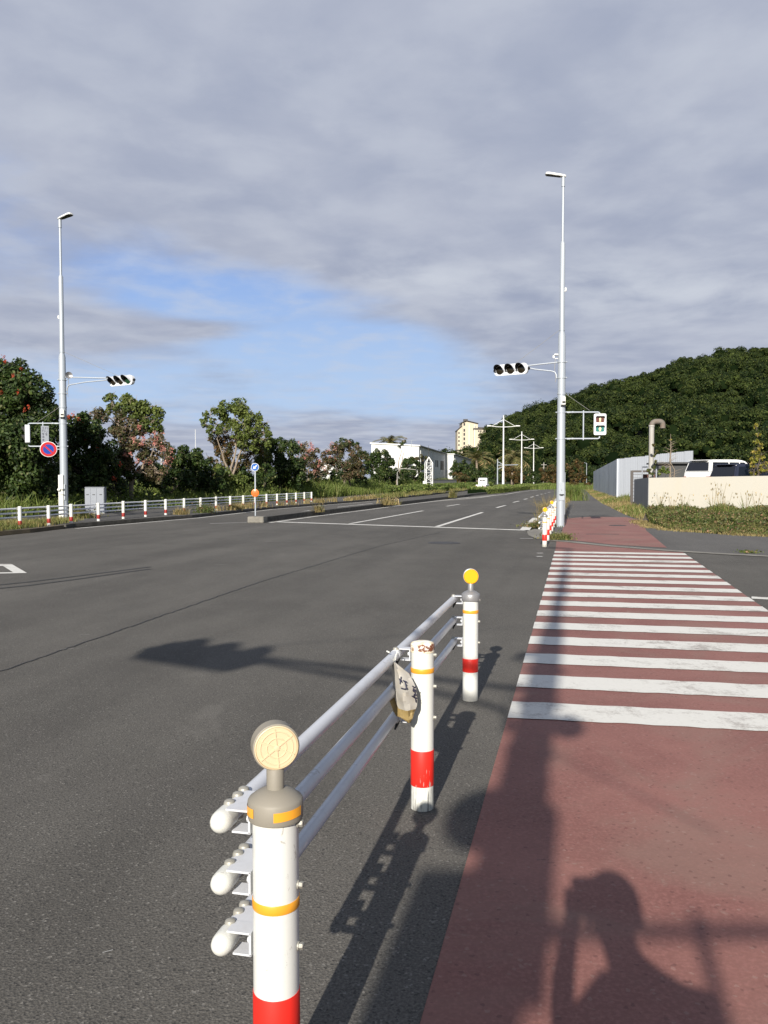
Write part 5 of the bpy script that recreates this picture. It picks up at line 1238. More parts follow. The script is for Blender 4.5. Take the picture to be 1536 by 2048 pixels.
# ------------------------------------------------------------------ grasses and low growth
def blades(name, label, P0, h, wd, mat, kind='stuff', cat='grass', seed=1, lean=.35, heads=False):
    r_ = np.random.RandomState(seed); n = len(P0); h = h * r_.uniform(.5, 1.15, n); a = r_.uniform(0, 2 * np.pi, n); side = np.stack([np.cos(a), np.sin(a), np.zeros(n)], -1)
    ln = r_.normal(size=(n, 3)) * lean; ln[:, 2] = 0; up = np.array([0, 0, 1.0])
    p1 = P0 + (up + ln * .35) * h[:, None] * .55; p2 = P0 + (up * (1 - .25 * np.abs(ln[:, :1]) * 2) + ln * 1.1) * h[:, None]
    w0 = side * (wd if not hasattr(wd, '__len__') else wd[:, None])
    V = np.stack([P0 - w0 * .5, P0 + w0 * .5, p1 + w0 * .42, p1 - w0 * .42, p2 + w0 * .06, p2 - w0 * .06], 1).reshape(-1, 3); b_ = np.arange(n) * 6
    Q = np.concatenate([np.stack([b_, b_+1, b_+2, b_+3], -1), np.stack([b_+3, b_+2, b_+4, b_+5], -1)])
    return fast(name, V, Q, mat, kind=kind, label=label, cat=cat)
def scatter(poly_, n, seed, clump=0, cr=.3):
    """points inside a world polygon (list of 2-D points)"""
    r_ = np.random.RandomState(seed); q = np.array([(p[0], p[1]) for p in poly_]); lo, hi = q.min(0), q.max(0); out = []; tot = 0
    while tot < n:
        c = r_.uniform(lo, hi, (n * 2, 2)) if not clump else (r_.uniform(lo, hi, (max(n // clump, 1) * 2, 1, 2)) + r_.normal(size=(max(n // clump, 1) * 2, clump, 2)) * cr).reshape(-1, 2)
        ins = np.zeros(len(c), bool); j = len(q) - 1
        for i in range(len(q)):
            cond = (q[i, 1] > c[:, 1]) != (q[j, 1] > c[:, 1]); xx = (q[j, 0] - q[i, 0]) * (c[:, 1] - q[i, 1]) / (q[j, 1] - q[i, 1] + 1e-12) + q[i, 0]
            ins ^= cond & (c[:, 0] < xx); j = i
        c = c[ins]; out.append(c); tot += len(c)
    c = np.concatenate(out)[:n]; return np.concatenate([c, np.zeros((len(c), 1))], 1)
def rf(u_, v_): q = Vector((0, 0, 0)) + U * u_ + V_ * v_; return (q.x, q.y)         # road frame
def vv(p): return Vector((p[0], p[1], 0)).dot(V_)
def uu(p): return Vector((p[0], p[1], 0)).dot(U)
lv = vv(left_kerb[8]) - 4.9
bank = [rf(8, lv - 7), rf(8, lv - .2), rf(40, lv - .1), rf(72, lv + .2), rf(120, lv + .3), rf(175, lv + .5), rf(175, lv - 9), rf(60, lv - 9)]
# earth bank that carries the hedge and trees
mb = MB(); us = [0, 20, 40, 60, 80, 120, 170, 220]; prof = [(0, .0), (-1.5, .35), (-4, .75), (-9, .8), (-20, .2)]
vs_ = [(*rf(u_, lv + dv), z) for u_ in us for dv, z in prof]; m_ = len(prof)
mb.add(vs_, [(i*m_+j, i*m_+j+1, (i+1)*m_+j+1, (i+1)*m_+j) for i in range(len(us)-1) for j in range(m_-1)]); obj('earth_bank', mb, 'turf', kind='structure')
def bank_h(P0):
    v = P0[:, 0] * V_.x + P0[:, 1] * V_.y - lv; return np.interp(-v, [0, 1.5, 4, 9, 20], [0, .35, .75, .8, .2])
p = scatter(bank, 60000, 5, 14, .35); p[:, 2] = bank_h(p)
hh = .95 + .55 * np.sin(p[:, 0] * .35) * np.sin(p[:, 1] * .23); near_ = p[:, 1] < 45; hh = np.where(near_, hh * .6, hh)
blades('tall_grass', 'lush tall green grass on the bank under the left-hand trees', p, np.maximum(hh, .35) * .95, .045, 'grass_green', seed=6)
# vine and leafy ground cover over the bank
q = scatter(bank, 42000, 7, 30, .6); q[:, 2] = bank_h(q) + np.abs(rs.normal(size=len(q))) * .35 * (1 + .5 * np.sin(q[:, 0] * .5 + q[:, 1] * .21))
V, Q = leaves(q, unit(rs.normal(size=q.shape) + np.array([0, -.4, .9])), .17, rs); fast('ground_cover', V, Q, 'leaf_mid', kind='stuff', label='tangled leafy undergrowth on the left bank', cat='undergrowth')
# verge grass along the near-left kerb
fp = [G(-60, 1077), G(0, 1071), G(80, 1062), G(132, 1055), G(170, 1046), G(110, 1047), G(60, 1050), G(-60, 1056)]
p = scatter(fp, 5200, 9, 22, .22); p[:, 2] = .1; blades('verge_grass', 'dry yellow-green grass tufts at the left road edge under the fence', p, .22, .016, 'grass_mix', seed=8, lean=.5)
lk2 = left_kerb[6:11]
def along(pts, n, seed, off=(0, .3), clump=24, cr=.25, amp=None):
    r_ = np.random.RandomState(seed); pts = [Vector(p[:2]) for p in pts]; seg = [(pts[i+1] - pts[i]).length for i in range(len(pts)-1)]; tot = sum(seg); out = []
    for k in range(n // clump):
        t = r_.uniform(0, tot); i = 0
        while t > seg[i] and i < len(seg) - 1: t -= seg[i]; i += 1
        dd = (pts[i+1] - pts[i]).normalized(); c = pts[i] + dd * t + Vector((dd.y, -dd.x)) * -r_.uniform(*off)
        out.append(np.array([c.x, c.y]) + r_.normal(size=(clump, 2)) * cr)
    o = np.concatenate(out); return np.concatenate([o, np.full((len(o), 1), 0.0)], 1)
p = along([q_ - V_ * .1 for q_ in lk2[1:]], 2600, 12, (.0, .9), 60, .16); p[:, 2] = .1; blades('verge_grass', 'straggling dry weeds along the left footway kerb at the fence feet', p, .40, .020, 'grass_dry', seed=13, lean=.6)
p = along([e, e + U * 26, e + U * 60], 3600, 14, (.2, 1.4), 70, .3); p[:, 2] = .1; blades('verge_grass', 'green weed tufts on the far left footway past the end of the fence', p, .45, .035, 'grass_mix', seed=15, lean=.5)
def weed_at(label, pt, n, h, sp, mat='grass_mix', w_=.016, leafy=0, z=0.0, lean=.7, seed=1, cat='weed', name='weed'):
    r_ = np.random.RandomState(seed); P0 = np.zeros((n, 3)); P0[:, :2] = r_.normal(size=(n, 2)) * sp; t = thing(name, label, cat, (pt.x, pt.y, z)); o = blades('blades', None, P0, h, w_, mat, None, None, seed, lean)
    o.parent = t
    if leafy:
        c = r_.normal(size=(leafy, 3)) * np.array([sp * 1.2, sp * 1.2, h * .3]) + np.array([0, 0, h * .35]); c[:, 2] = np.abs(c[:, 2]); V, Q = leaves(c, unit(r_.normal(size=c.shape) + np.array([0, -.3, .6])), .07, r_); fast('leaves', V, Q, 'weed', t)
    return t
weed_at('dry brown weed tuft growing in the median kerb right of the blue arrow sign', G(636, 1031), 160, .42, .10, 'grass_dry', leafy=60, z=.15, seed=3)
weed_at('large dry grass clump growing over the median kerb', G(775, 1014), 170, .55, .28, 'grass_dry', .03, 60, .12, seed=4)
weed_at('small yellow-green weed on the median kerb before the hedge', G(905, 998), 160, .75, .14, 'grass_mix', .03, 60, .12, seed=5)
weed_at('green weed clump at the foot of the right guard rail where the red path begins', G(1116, 1079), 620, .20, .17, 'grass_mix', .012, 200, .01, seed=6)
weed_at('tall dry reddish grass plume behind the right guard rail', G(1094, 1040) , 330, 1.0, .16, 'grass_dry', .014, 0, .0, .45, seed=7)
weed_at('brown withered weeds heaped at the road side of the right guard rail', G(1077, 1054), 420, .20, .22, 'grass_dry', .016, 700, .0, .9, seed=8)
weed_at('small green bush at the left kerb below the fence', G(409, 1031), 100, .5, .16, 'grass_green', .03, 900, .05, seed=9)
weed_at('green weed spilling on the path just past the right signal pole', G(1146, 1001), 700, 1.25, .40, 'grass_green', .03, 900, .0, lean=.3, seed=10)
weed_at('bushy green weed right of the control cabinet door behind the fence', G(160, 1042), 200, .5, .30, 'grass_mix', .02, 400, .1, seed=11)
p = along([rk0 + U * t_ + V_ * .55 for t_ in (5, 20, 45)], 3600, 21, (-.2, .2), 60, .18); blades('verge_grass', 'dry weeds growing along the right kerb behind the guard rail', p, .42, .016, 'grass_dry', seed=22, lean=.6)
tiny = weed_at('tiny green moss clump on the flush kerb at the right edge', G(1497, 1106), 120, .05, .10, 'grass_green', .012, 60, .012, seed=12)

# median hedge
hp = [G(975, 988.5), G(1000, 986.5), G(1040, 981.5)]; hd = hp[-1]
hl = [hp[0], hp[1], hp[2], hd + U * 12 + V_ * .6, hd + U * 30 + V_ * 2.0, hd + U * 50 + V_ * 6, hd + U * 75 + V_ * 14, hd + U * 100 + V_ * 28]
hedge = thing('hedge', 'low clipped hedge running along the median under the double lamp posts', 'hedge', (hp[0].x, hp[0].y, 0)); hb = np.array([hp[0].x, hp[0].y, 0])
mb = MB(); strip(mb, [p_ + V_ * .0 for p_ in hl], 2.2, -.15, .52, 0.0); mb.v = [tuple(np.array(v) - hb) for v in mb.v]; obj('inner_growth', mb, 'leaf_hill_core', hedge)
r_ = np.random.RandomState(5); Ls, Rs_ = ribbon(hl, 2.3, -.05); cc = []
for i in range(len(hl) - 1):
    n = int((hl[i+1] - hl[i]).length * 620); a = r_.rand(n, 1); b_ = r_.rand(n, 1); l0, l1, r0_, r1 = (np.array(v) for v in (Ls[i], Ls[i+1], Rs_[i], Rs_[i+1]))
    b_[: n // 3] = 1; q = (l0 * (1-a) + l1 * a) * (1-b_) + (r0_ * (1-a) + r1 * a) * b_; z = np.where(b_ == 1, r_.rand(n, 1) * .6, .55 + r_.normal(size=(n, 1)) * .10 + .10 * np.sin(q[:, :1] * .9)); cc.append(np.concatenate([q, z], 1))
cc = np.concatenate(cc); V, Q = leaves(cc - hb, unit(r_.normal(size=cc.shape) * .6 + np.array([0, -.5, .8])), .22, r_); fast('foliage', V, Q, 'grass_green', hedge)
# far-side hedge of the opposite carriageway
hl2 = [e + U * t_ + V_ * (-1.1 + t_ * .006) for t_ in (14, 30, 60, 95)] 
h2 = thing('hedge', 'shaggy low hedge along the far side of the opposite carriageway', 'hedge', (e.x, e.y, 0)); hb = np.array([e.x, e.y, 0]); cc = []
Ls, Rs_ = ribbon(hl2, 2.2, 0)
for i in range(len(hl2) - 1):
    n = int((hl2[i+1] - hl2[i]).length * 330); a = r_.rand(n, 1); b_ = r_.rand(n, 1); l0, l1, r0_, r1 = (np.array(v) for v in (Ls[i], Ls[i+1], Rs_[i], Rs_[i+1]))
    q = (l0 * (1-a) + l1 * a) * (1-b_) + (r0_ * (1-a) + r1 * a) * b_; z = .1 + r_.rand(n, 1) * (.75 + .25 * np.sin(q[:, 1:2] * .5)); cc.append(np.concatenate([q, z], 1))
cc = np.concatenate(cc); V, Q = leaves(cc - hb, unit(r_.normal(size=cc.shape) * .7 + np.array([0, -.5, .7])), .22, r_); fast('foliage', V, Q, 'leaf_bright', h2)
# green strip beyond the median bend
p = scatter([rf(125, 5), rf(125, -8), rf(190, -6), rf(235, 30), rf(215, 40)], 14000, 31, 20, .5); blades('tall_grass', 'bright green grass strip beyond the median hedge', p, .75, .07, 'grass_green', seed=32)

# right verge: weeds before the cream wall and dry grass along the path
wc = G(1297, 1027, 0); wc.z = 0; WA = R(36); W = Vector((math.cos(WA), -math.sin(WA), 0)); WB = Vector((math.sin(WA), math.cos(WA), 0))
vb = [G(1600, 1077), G(1536, 1074), G(1477, 1071), G(1402, 1066), G(1340, 1061)]
front = [p_ + Vector((0, .35, 0)) for p_ in vb] + [G(1300, 1048), wc + U * -1.2 + V_ * -.2, wc + W * 6, wc + W * 12]
fr_ = [(p_.x, p_.y) for p_ in front]
def fdist(p):                                # 0 at the pavement edge, 1 a few metres in
    ex = np.array([q_.x for q_ in vb[::-1]]); ey = np.array([q_.y for q_ in vb[::-1]]); return np.clip((p[:, 1] - np.interp(p[:, 0], ex, ey) - .2) / 3.2, 0, 1)
p = scatter(fr_, 26000, 41, 26, .3); dist = fdist(p)
blades('roadside_grass', 'mixed green and dry grass in front of the cream wall', p, (.10 + .26 * dist) * (.75 + .5 * np.sin(p[:, 0] * 1.3 + p[:, 1])), .020, 'grass_mix', seed=42, lean=.45)
p2_ = scatter(fr_, 6000, 44, 40, .22); d2_ = fdist(p2_); blades('roadside_grass', 'fresh green grass clumps poking through the weeds before the cream wall', p2_, .10 + .34 * d2_, .022, 'grass_green', seed=45, lean=.4)
q = scatter(fr_, 90000, 43, 60, .45); dist = fdist(q)
q[:, 2] = (.02 + dist ** .7 * (.30 + .13 * np.sin(q[:, 0] * 2.9 + 1) * np.cos(q[:, 1] * 1.7) + .08 * np.sin(q[:, 0] * 7.1))) * np.sqrt(rs.rand(len(q))) + np.abs(rs.normal(size=len(q))) * .05 * dist
V, Q = leaves(q, unit(rs.normal(size=q.shape) + np.array([0, -.35, .8])), .085, rs); fast('ground_cover', V, Q, 'weed', kind='stuff', label='knee-high creeping weeds before the cream wall', cat='undergrowth')
for k, (px, py, h_) in enumerate([(1345, 1050, 1.0), (1368, 1052, 1.15), (1440, 1056, 1.5), (1452, 1058, 1.2), (1492, 1056, 1.35), (1515, 1060, 1.1), (1425, 1055, 1.3), (1320, 1040, 1.0)]):
    pt = G(px, py - 12); r_ = np.random.RandomState(90 + k)
    t = thing('tall_weed', ['feathery upright weed', 'tall seed-headed grass', 'arching grass stalks', 'thin branching weed stalks'][k % 4] + f' standing before the cream wall, {["first","second","third","fourth","fifth","sixth","seventh","eighth"][sorted([1345,1368,1440,1452,1492,1515,1425,1320]).index(px)]} of these weeds from the left', 'weed', (pt.x, pt.y, 0), group='tall weeds before the cream wall')
    mb = MB()
    for s_ in range(7):
        a = r_.uniform(0, 6.28); L_ = h_ * r_.uniform(.7, 1.05); dx_, dy_ = math.cos(a) * .28, math.sin(a) * .2; tp = Vector((dx_ * 1.25, dy_ * 1.2, L_ * .95)); mb.tube([(dx_ * .1, dy_ * .1, 0), (dx_ * .35, dy_ * .35, L_ * .6), (dx_ * .8, dy_ * .8, L_), tp], [.006, .005, .004, .002], 4); mb.ball(tp, .018, 5, 4, (1, 1, 2.4))
    obj('stalk', mb, 'grass_dry', t)
    P0 = np.zeros((60, 3)); P0[:, :2] = r_.normal(size=(60, 2)) * .07; o = blades('blades', None, P0, h_ * .65, .02, 'grass_green', None, None, 91 + k, .35); o.parent = t
pth = [verge[4], verge[5], verge[6], verge[7], vend, vend + U * 25]
pd = [(p_.x, p_.y) for p_ in pth] + [(p_.x, p_.y) for p_ in (vend + U * 25 + V_ * 4.5, G(1228, 1001) + V_ * 1.2, wc + U * 12 - V_ * .2, wc - V_ * .15)]
p = scatter(pd, 24000, 51, 26, .3); vd = (p[:, 0] * V_.x + p[:, 1] * V_.y); hh = np.clip((vd - vd.min()) / 3.5, .12, 1) * .85
blades('roadside_grass', 'tall dry golden grass along the right side of the path below the hoarding', p, hh, .026, 'grass_dry', seed=52, lean=.5)
p = scatter(pd, 16000, 53, 30, .5); sel = (np.sin(p[:, 1] * .33 + 1.0) > -.1); p = p[sel]; vd = (p[:, 0] * V_.x + p[:, 1] * V_.y); blades('roadside_grass', 'green weeds mixed in the dry grass beside the path', p, np.clip((vd - vd.min()) / 3.2, .1, 1) * .95, .030, 'grass_green', seed=54, lean=.45)
p = along([(p_[0], p_[1]) for p_ in [verge[0] + Vector((.3, .3, 0))] + [v_ + Vector((.1, .35, 0)) for v_ in verge[1:5]]], 3000, 55, (-.05, .35), 30, .15); blades('verge_grass', 'short yellow grass fringe along the edge of the pavement below the cream wall', p, .10, .014, 'grass_dry', seed=56, lean=.7)
mb = MB(); mb.poly([(p_.x, p_.y, -.02) for p_ in vb[::-1]] + [(60, -10, -.02), (60, 60, -.02), (40, 130, -.02)] + [(v_.x, v_.y, -.02) for v_ in (vend + U * 25, vend, verge[7], verge[6], verge[5], verge[4])]); obj('soil', mb, 'soil', kind='structure', smooth=False)

# ------------------------------------------------------------------ cream wall, yard, hoarding
wall = thing('yard_wall', 'long low cream-rendered wall with a dark grey end face on the right', 'wall', wc, -WA)
def wtop(t): return 1.70 + .016 * t                       # rises gently to the right
mb = MB(); n = 14; Lw = 14.0; vs = []
for i in range(n + 1):
    x = Lw * i / n
    for y in (0, .18): vs += [(x, y, -.1), (x, y, wtop(x))]
fs = []
for i in range(n): j = 4 * i; fs += [(j, j+4, j+5, j+1), (j+2, j+3, j+7, j+6), (j+1, j+5, j+7, j+3)]
fs += [(0, 1, 3, 2), (4*n, 4*n+2, 4*n+3, 4*n+1)]; mb.add(vs, fs); obj('front_face', mb, 'cream_wall', wall, smooth=False)
mb = MB(); vs = []; Le = 9.5
for y, z in ((.0, 1.715), (Le, 1.62)):
    for x in (-.03, -.003): vs += [(x * .92 - y * .391, y * .92 + x * .39, -.1), (x * .92 - y * .391, y * .92 + x * .39, z)]
mb.add(vs, [(0, 4, 5, 1), (2, 3, 7, 6), (1, 5, 7, 3), (0, 1, 3, 2), (4, 6, 7, 5)]); obj('end_face', mb, 'grey_wall', wall, smooth=False)
mb = MB()
yard = [wc + W * .4 + WB * .25, wc + W * 40 + WB * .25, wc + W * 40 + WB * 30, wc + V_ * .3 + U * 14]
slab('parking_lot', yard, 0, .85, 'pavement_asphalt', kind='structure')

gp = wc + U * 10.5 - V_ * .1
gate = thing('metal_gate', 'black steel gate with thin bars beside the grey wall end', 'gate', gp, -TH)
mb = MB(); mb.box((0, 0, 1.05), (.16, .12, 2.2)); mb.box((.75, 0, 2.10), (1.5, .08, .12)); mb.box((.75, 0, .25), (1.5, .06, .07)); obj('gate_frame', mb, 'steel_dark', gate, smooth=False)
mb = MB()
for k in range(8): mb.box((.75, 0, .45 + k * .21), (1.44, .02, .025))
obj('bars', mb, 'steel_dark', gate, smooth=False)
fr = thing('steel_frame', 'plain grey tubular door frame around a rusty brown panel, behind the end of the wall', 'frame', P(1299, 958, 46) * 1.0, -TH); fr.location.z = .0
mb = MB(); x0, x1 = P(1285, 945, 46).x - fr.location.x, P(1312, 945, 46).x - fr.location.x; zt = P(1299, 933, 46).z
for x in (x0, x1): mb.box((x, 0, zt / 2), (.06, .06, zt))
mb.box(((x0 + x1) / 2, 0, zt - .03), (x1 - x0 - .06, .055, .06)); obj('door_frame', mb, 'cabinet_grey', fr, smooth=False)
mb = MB(); mb.box(((x0 + x1) / 2, .08, .95), (x1 - x0 - .1, .05, 1.9)); mb.ball(((x0 + x1) / 2 - .05, .1, 2.10), .10, 8, 6); obj('rusty_panel', mb, 'rusty_brown', fr, smooth=False)

h0 = P(1235, 918, 62.8); h0 = Vector((h0.x, 62.8, 0)); hA = P(1187, 943, 113); hB = P(1386.5, 901, 54)
hoard = thing('hoarding', 'tall corrugated hoarding, white towards the yard and slate grey along the path', 'hoarding', h0)
def panels(a, c, za, zc, n, mat, nm, steps=False, seed=3):
    a = Vector((a.x, a.y, 0)); c = Vector((c.x, c.y, 0)); dd = (c - a); L_ = dd.length; dd.normalize(); nn = Vector((-dd.y, dd.x, 0)); r_ = random.Random(seed)
    for i in range(n):
        mb = MB(); t0, t1 = L_ * i / n + .01, L_ * (i + 1) / n - .01; z0 = za + (zc - za) * i / n; z1 = za + (zc - za) * (i + 1) / n
        if steps: z0 = z1 = (z0 + z1) / 2 + r_.uniform(-.02, .02)
        m = 8; fr_v = []; off = r_.uniform(-.012, .012)
        for k in range(m + 1):
            t = t0 + (t1 - t0) * k / m; q = a + dd * t + nn * (off + (.005 if k % 2 else 0)); zz = z0 + (z1 - z0) * k / m; fr_v += [(q.x, q.y, -.1), (q.x, q.y, zz)]
        bk = [(x - nn.x * .03, y - nn.y * .03, z) for x, y, z in fr_v]; mb.add(fr_v, [(2*k, 2*k+2, 2*k+3, 2*k+1) for k in range(m)]); mb.add(bk, [(2*k, 2*k+1, 2*k+3, 2*k+2) for k in range(m)])
        mb.v = [tuple(Vector(v) - h0) for v in mb.v]; obj(nm, mb, mat, hoard, smooth=False)
panels(h0, hA, 3.17, hA.z, 24, 'hoarding_grey', 'grey_panel', seed=4)
panels(h0 + Vector((.05, 0, 0)), hB, 3.17, hB.z, 10, 'hoarding_white', 'white_panel', True)
mb = MB(); mb.box((0, 0, 1.55), (.09, .09, 3.2)); mb.v = [tuple(v) for v in mb.v]; obj('corner_post', mb, 'hoarding_white', hoard, smooth=False)

sh = P(1318, 958, 50); shd = thing('storage_shed', 'dark grey flat-roofed shed behind the cream wall, left of the white car', 'shed', (sh.x, 50, .85), -TH * .4)
mb = MB(); mb.box((2.2, 1.4, .88), (4.4, 2.6, 1.70)); obj('wall', mb, 'shed_grey', shd, smooth=False)
mb = MB(); mb.box((2.2, 1.3, 1.76), (4.7, 2.9, .10)); obj('roof', mb, 'shed_grey', shd, smooth=False)
mb = MB(); 
for k in range(5): mb.box((.9 + .8 * k, .09, .85), (.03, .03, 1.66))
obj('door_rib', mb, 'steel_dark', shd, smooth=False)
vp = P(1302, 958, 42); vt = P(1302, 843, 42).z
vent = thing('vent_pipe', 'stained white gooseneck vent pipe rising above the cream wall', 'pipe', (vp.x, 42, 0)); r0 = .128
mb = MB(); mb.lathe([(r0, 0), (r0, vt - .25)], 22); obj('riser', mb, 'vent_pipe', vent)
mb = MB(); pts = [(0, 0, vt - .26)] + [(.22 - .22 * math.cos(a), 0, vt - .22 + .22 * math.sin(a)) for a in [R(15 * i) for i in range(1, 7)]] + [(.40, 0, vt)] + [(.40 + .16 * math.sin(a), 0, vt - .16 + .16 * math.cos(a)) for a in [R(18 * i) for i in range(1, 6)]] + [(.56, 0, vt - .34)]
mb.tube(pts, [r0 * 1.04] * len(pts), 18); obj('elbow', mb, 'vent_rust', vent, ang=60)
mb = MB(); mb.lathe([(r0 * 1.1, vt - .28), (r0 * 1.14, vt - .27), (r0 * 1.14, vt - .20), (r0 * 1.1, vt - .19)], 20); obj('collar', mb, 'vent_pipe', vent)

# ------------------------------------------------------------------ vehicles
def car(name, label, cat, loc, rz, L, W, Hh, paintm, glass, kind='van', spoiler=True):
    """local +x forward, origin on the ground under the middle"""
    t = thing(name, label, cat, loc, rz)
    belt = Hh - .66; hw = W / 2
    # side profile stations from rear to front: (x, z bottom, z belt)
    low = [(-L/2, .42), (-L/2 + .02, .95), (-L/2 + .06, belt), (L*.22, belt), (L*.30, belt - .02), (L*.44, belt - .16), (L/2, .72), (L/2 + .01, .40), (L/2 - .1, .24), (-L/2 + .1, .24)]
    mb = MB(); mb.prism(low, -hw, hw, axis='y'); body = obj('body', mb, paintm, t, bevel=.05, ang=40)
    rt = [(-L/2 + .06, belt - .03), (-L/2 + .26, Hh - .10), (-L/2 + .42, Hh - .015), (-.1, Hh), (L*.06, Hh - .03), (L*.12, Hh - .10), (L*.27, belt - .03)]
    top = [(x, z) for x, z in rt]; mb = MB(); m = len(top)
    def yw(z): return hw * (1 - .16 * max(0, (z - belt) / (Hh - belt)) ** 1.2) - .01
    vs = [(x, -yw(z), z) for x, z in top] + [(x, yw(z), z) for x, z in top]
    mb.add(vs, [tuple(range(m))[::-1], tuple(range(m, 2*m))] + [(i, (i+1) % m, m + (i+1) % m, m + i) for i in range(m)]); cab_ = obj('cabin', mb, paintm, t, bevel=.03, ang=40)
    def quad(nm, pts, off, mat=glass, par=cab_):
        c = sum((Vector(p_) for p_ in pts), Vector()) / len(pts); nrm = (Vector(pts[1]) - Vector(pts[0])).cross(Vector(pts[2]) - Vector(pts[0])).normalized()
        if nrm.dot(off) < 0: nrm = -nrm
        mb = MB(); a = [Vector(p_) + nrm * .012 for p_ in pts]; b2 = [Vector(p_) - nrm * .01 for p_ in pts]; k = len(pts)
        mb.add(a + b2, [tuple(range(k)), tuple(range(2*k-1, k-1, -1))] + [(i, (i+1) % k, k+(i+1) % k, k+i) for i in range(k)]); return obj(nm, mb, mat, par, smooth=False)
    zb, zt = belt + .03, Hh - .16
    for s in (-1, 1):
        def sp(x, z): return (x, s * yw(z), z)
        for x0, x1, x2, x3 in ((-L/2 + .28, -L/2 + .42, -L*.17, -L*.17), (-L*.15, -L*.15, L*.0, L*.0), (L*.02, L*.02, L*.09, L*.21)):
            quad('side_window', [sp(x0, zb), sp(x1, zt), sp(x2, zt), sp(x3, zb)], Vector((0, s, 0)))
        mb = MB(); mb.box((L*.22, s * (hw + .09), belt + .08), (.10, .18, .15)); obj('mirror', mb, paintm, t, bevel=.03)
        mb = MB(); mb.box((-L/2 + .03, s * (hw - .10), .84), (.10, .20, .18)); obj('tail_light', mb, 'tail_red', t, bevel=.02)
        mb = MB(); mb.box((L/2 - .12, s * (hw - .20), .68), (.26, .36, .16)); obj('headlight', mb, 'tail_clear', t, bevel=.03)
        for xw in (-L*.31, L*.31):
            mb = MB(); mb.lathe([(.20, -.10), (.31, -.11), (.335, -.08), (.335, .08), (.31, .11), (.20, .10)], 24, (xw, s * (hw - .10), .335), Matrix.Rotation(R(90), 3, 'X')); wl = obj('wheel', mb, 'tyre', t)
            mb = MB(); mb.lathe([(.19, -.118), (.205, -.112), (.205, .112), (.19, .118)], 16, (xw, s * (hw - .10), .335), Matrix.Rotation(R(90), 3, 'X')); obj('rim', mb, 'car_silver', wl)
    quad('rear_window', [(-L/2 + .075, -yw(zb) + .10, zb), (-L/2 + .225, -yw(zt) + .12, zt), (-L/2 + .225, yw(zt) - .12, zt), (-L/2 + .075, yw(zb) - .10, zb)], Vector((-1, 0, 0)))
    quad('windscreen', [(L*.255, -yw(zb) + .10, zb), (L*.135, -yw(zt) + .10, zt), (L*.135, yw(zt) - .10, zt), (L*.255, yw(zb) - .10, zb)], Vector((1, 0, .3)))
    mb = MB(); mb.box((-L/2 - .02, 0, .50), (.14, W * .96, .22)); mb.box((L/2 + .02, 0, .42), (.14, W * .96, .24)); obj('bumper', mb, paintm, t, bevel=.04)
    mb = MB(); mb.box((-L/2 + .005, 0, .84), (.04, W * .5, .14)); obj('trim_panel', mb, 'car_silver', t, bevel=.005)
    if spoiler: mb = MB(); mb.box((-L/2 + .20, 0, Hh - .05), (.30, W * .72, .035)); obj('spoiler', mb, paintm, t, bevel=.012)
    return t
cw = P(1452, 958, 46)
car('parked_suv', 'big white car with dark rear and side glass parked beyond the cream wall', 'car', (19.35, 46.6, .85), R(25), 4.7, 1.84, 1.87, 'car_white', 'car_glass')
cbk = P(1500, 958, 43)
car('parked_car', 'black car with tinted glass right behind the cream wall, overlapping the white car', 'car', (19.45, 43.2, .85), R(22), 4.7, 1.8, 1.58, 'car_black', 'car_glass')

tk = P(966, 980, 118); tk.z = 0
def mini_truck():
    t = thing('small_truck', 'small boxy white kei truck seen from behind beyond the median hedge', 'truck', tk, math.pi / 2 - R(17))
    mb = MB(); mb.box((-.3, 0, .62), (2.9, 1.45, .42)); bed = obj('cargo_bed', mb, 'car_white', t, bevel=.03)
    mb = MB(); mb.prism([(.0, .5), (-.02, 1.0), (.05, 1.72), (.25, 1.80), (.85, 1.78), (1.25, 1.1), (1.55, .95), (1.6, .45)], -.62, .62, axis='y', c=Vector((-.35, 0, 0))); cab_ = obj('cabin', mb, 'car_white', t, bevel=.06)
    for y in (-.33, -.11, .11, .33): mb = MB(); mb.box((-.345, y, 1.45), (.02, .17, .20)); mb.v = [v for v in mb.v]; obj('rear_window', mb, 'car_glass', cab_, smooth=False)
    for s in (-1, 1):
        mb = MB(); mb.box((-1.76, s * .60, .62), (.03, .14, .12)); obj('tail_light', mb, 'tail_red', t, smooth=False)
        for x in (-1.1, .75): mb = MB(); mb.lathe([(.18, -.07), (.27, -.07), (.27, .07), (.18, .07)], 16, (x, s * .62, .27), Matrix.Rotation(R(90), 3, 'X')); obj('wheel', mb, 'tyre', t)
    mb = MB(); mb.box((-1.77, 0, .40), (.06, 1.3, .12)); obj('bumper', mb, 'steel_dark', t, smooth=False)
mini_truck()

# ------------------------------------------------------------------ street lamps with double arms, distant masts
def double_lamp():
    t = thing('double_lamp', '', 'street lamp', (0, 0, 0)); mb = MB(); mb.lathe([(.17, -.1), (.155, 2.6), (.12, 2.75), (.10, 6), (.075, 10.1), (.05, 10.15)], 16); obj('mast', mb, 'lamp_white', t)
    mb = MB()
    for s in (-1, 1):
        mb.tube([(0, 0, 8.72), (s * 1.0, 0, 8.76), (s * 1.7, 0, 8.85)], .045, 8); mb.tube([(0, 0, 9.75), (s * 1.55, 0, 8.87)], .03, 6)
    mb.ball((0, 0, 10.2), .10, 8, 6); mb.lathe([(.12, 8.62), (.12, 8.84)], 12); obj('cross_arm', mb, 'lamp_white', t)
    for s in (-1, 1): mb = MB(); mb.rbox((s * 1.95, 0, 8.88), (.62, .26, .13), .08); obj('lamp_head', mb, 'lamp_white', t)
    return t
dlp = double_lamp()
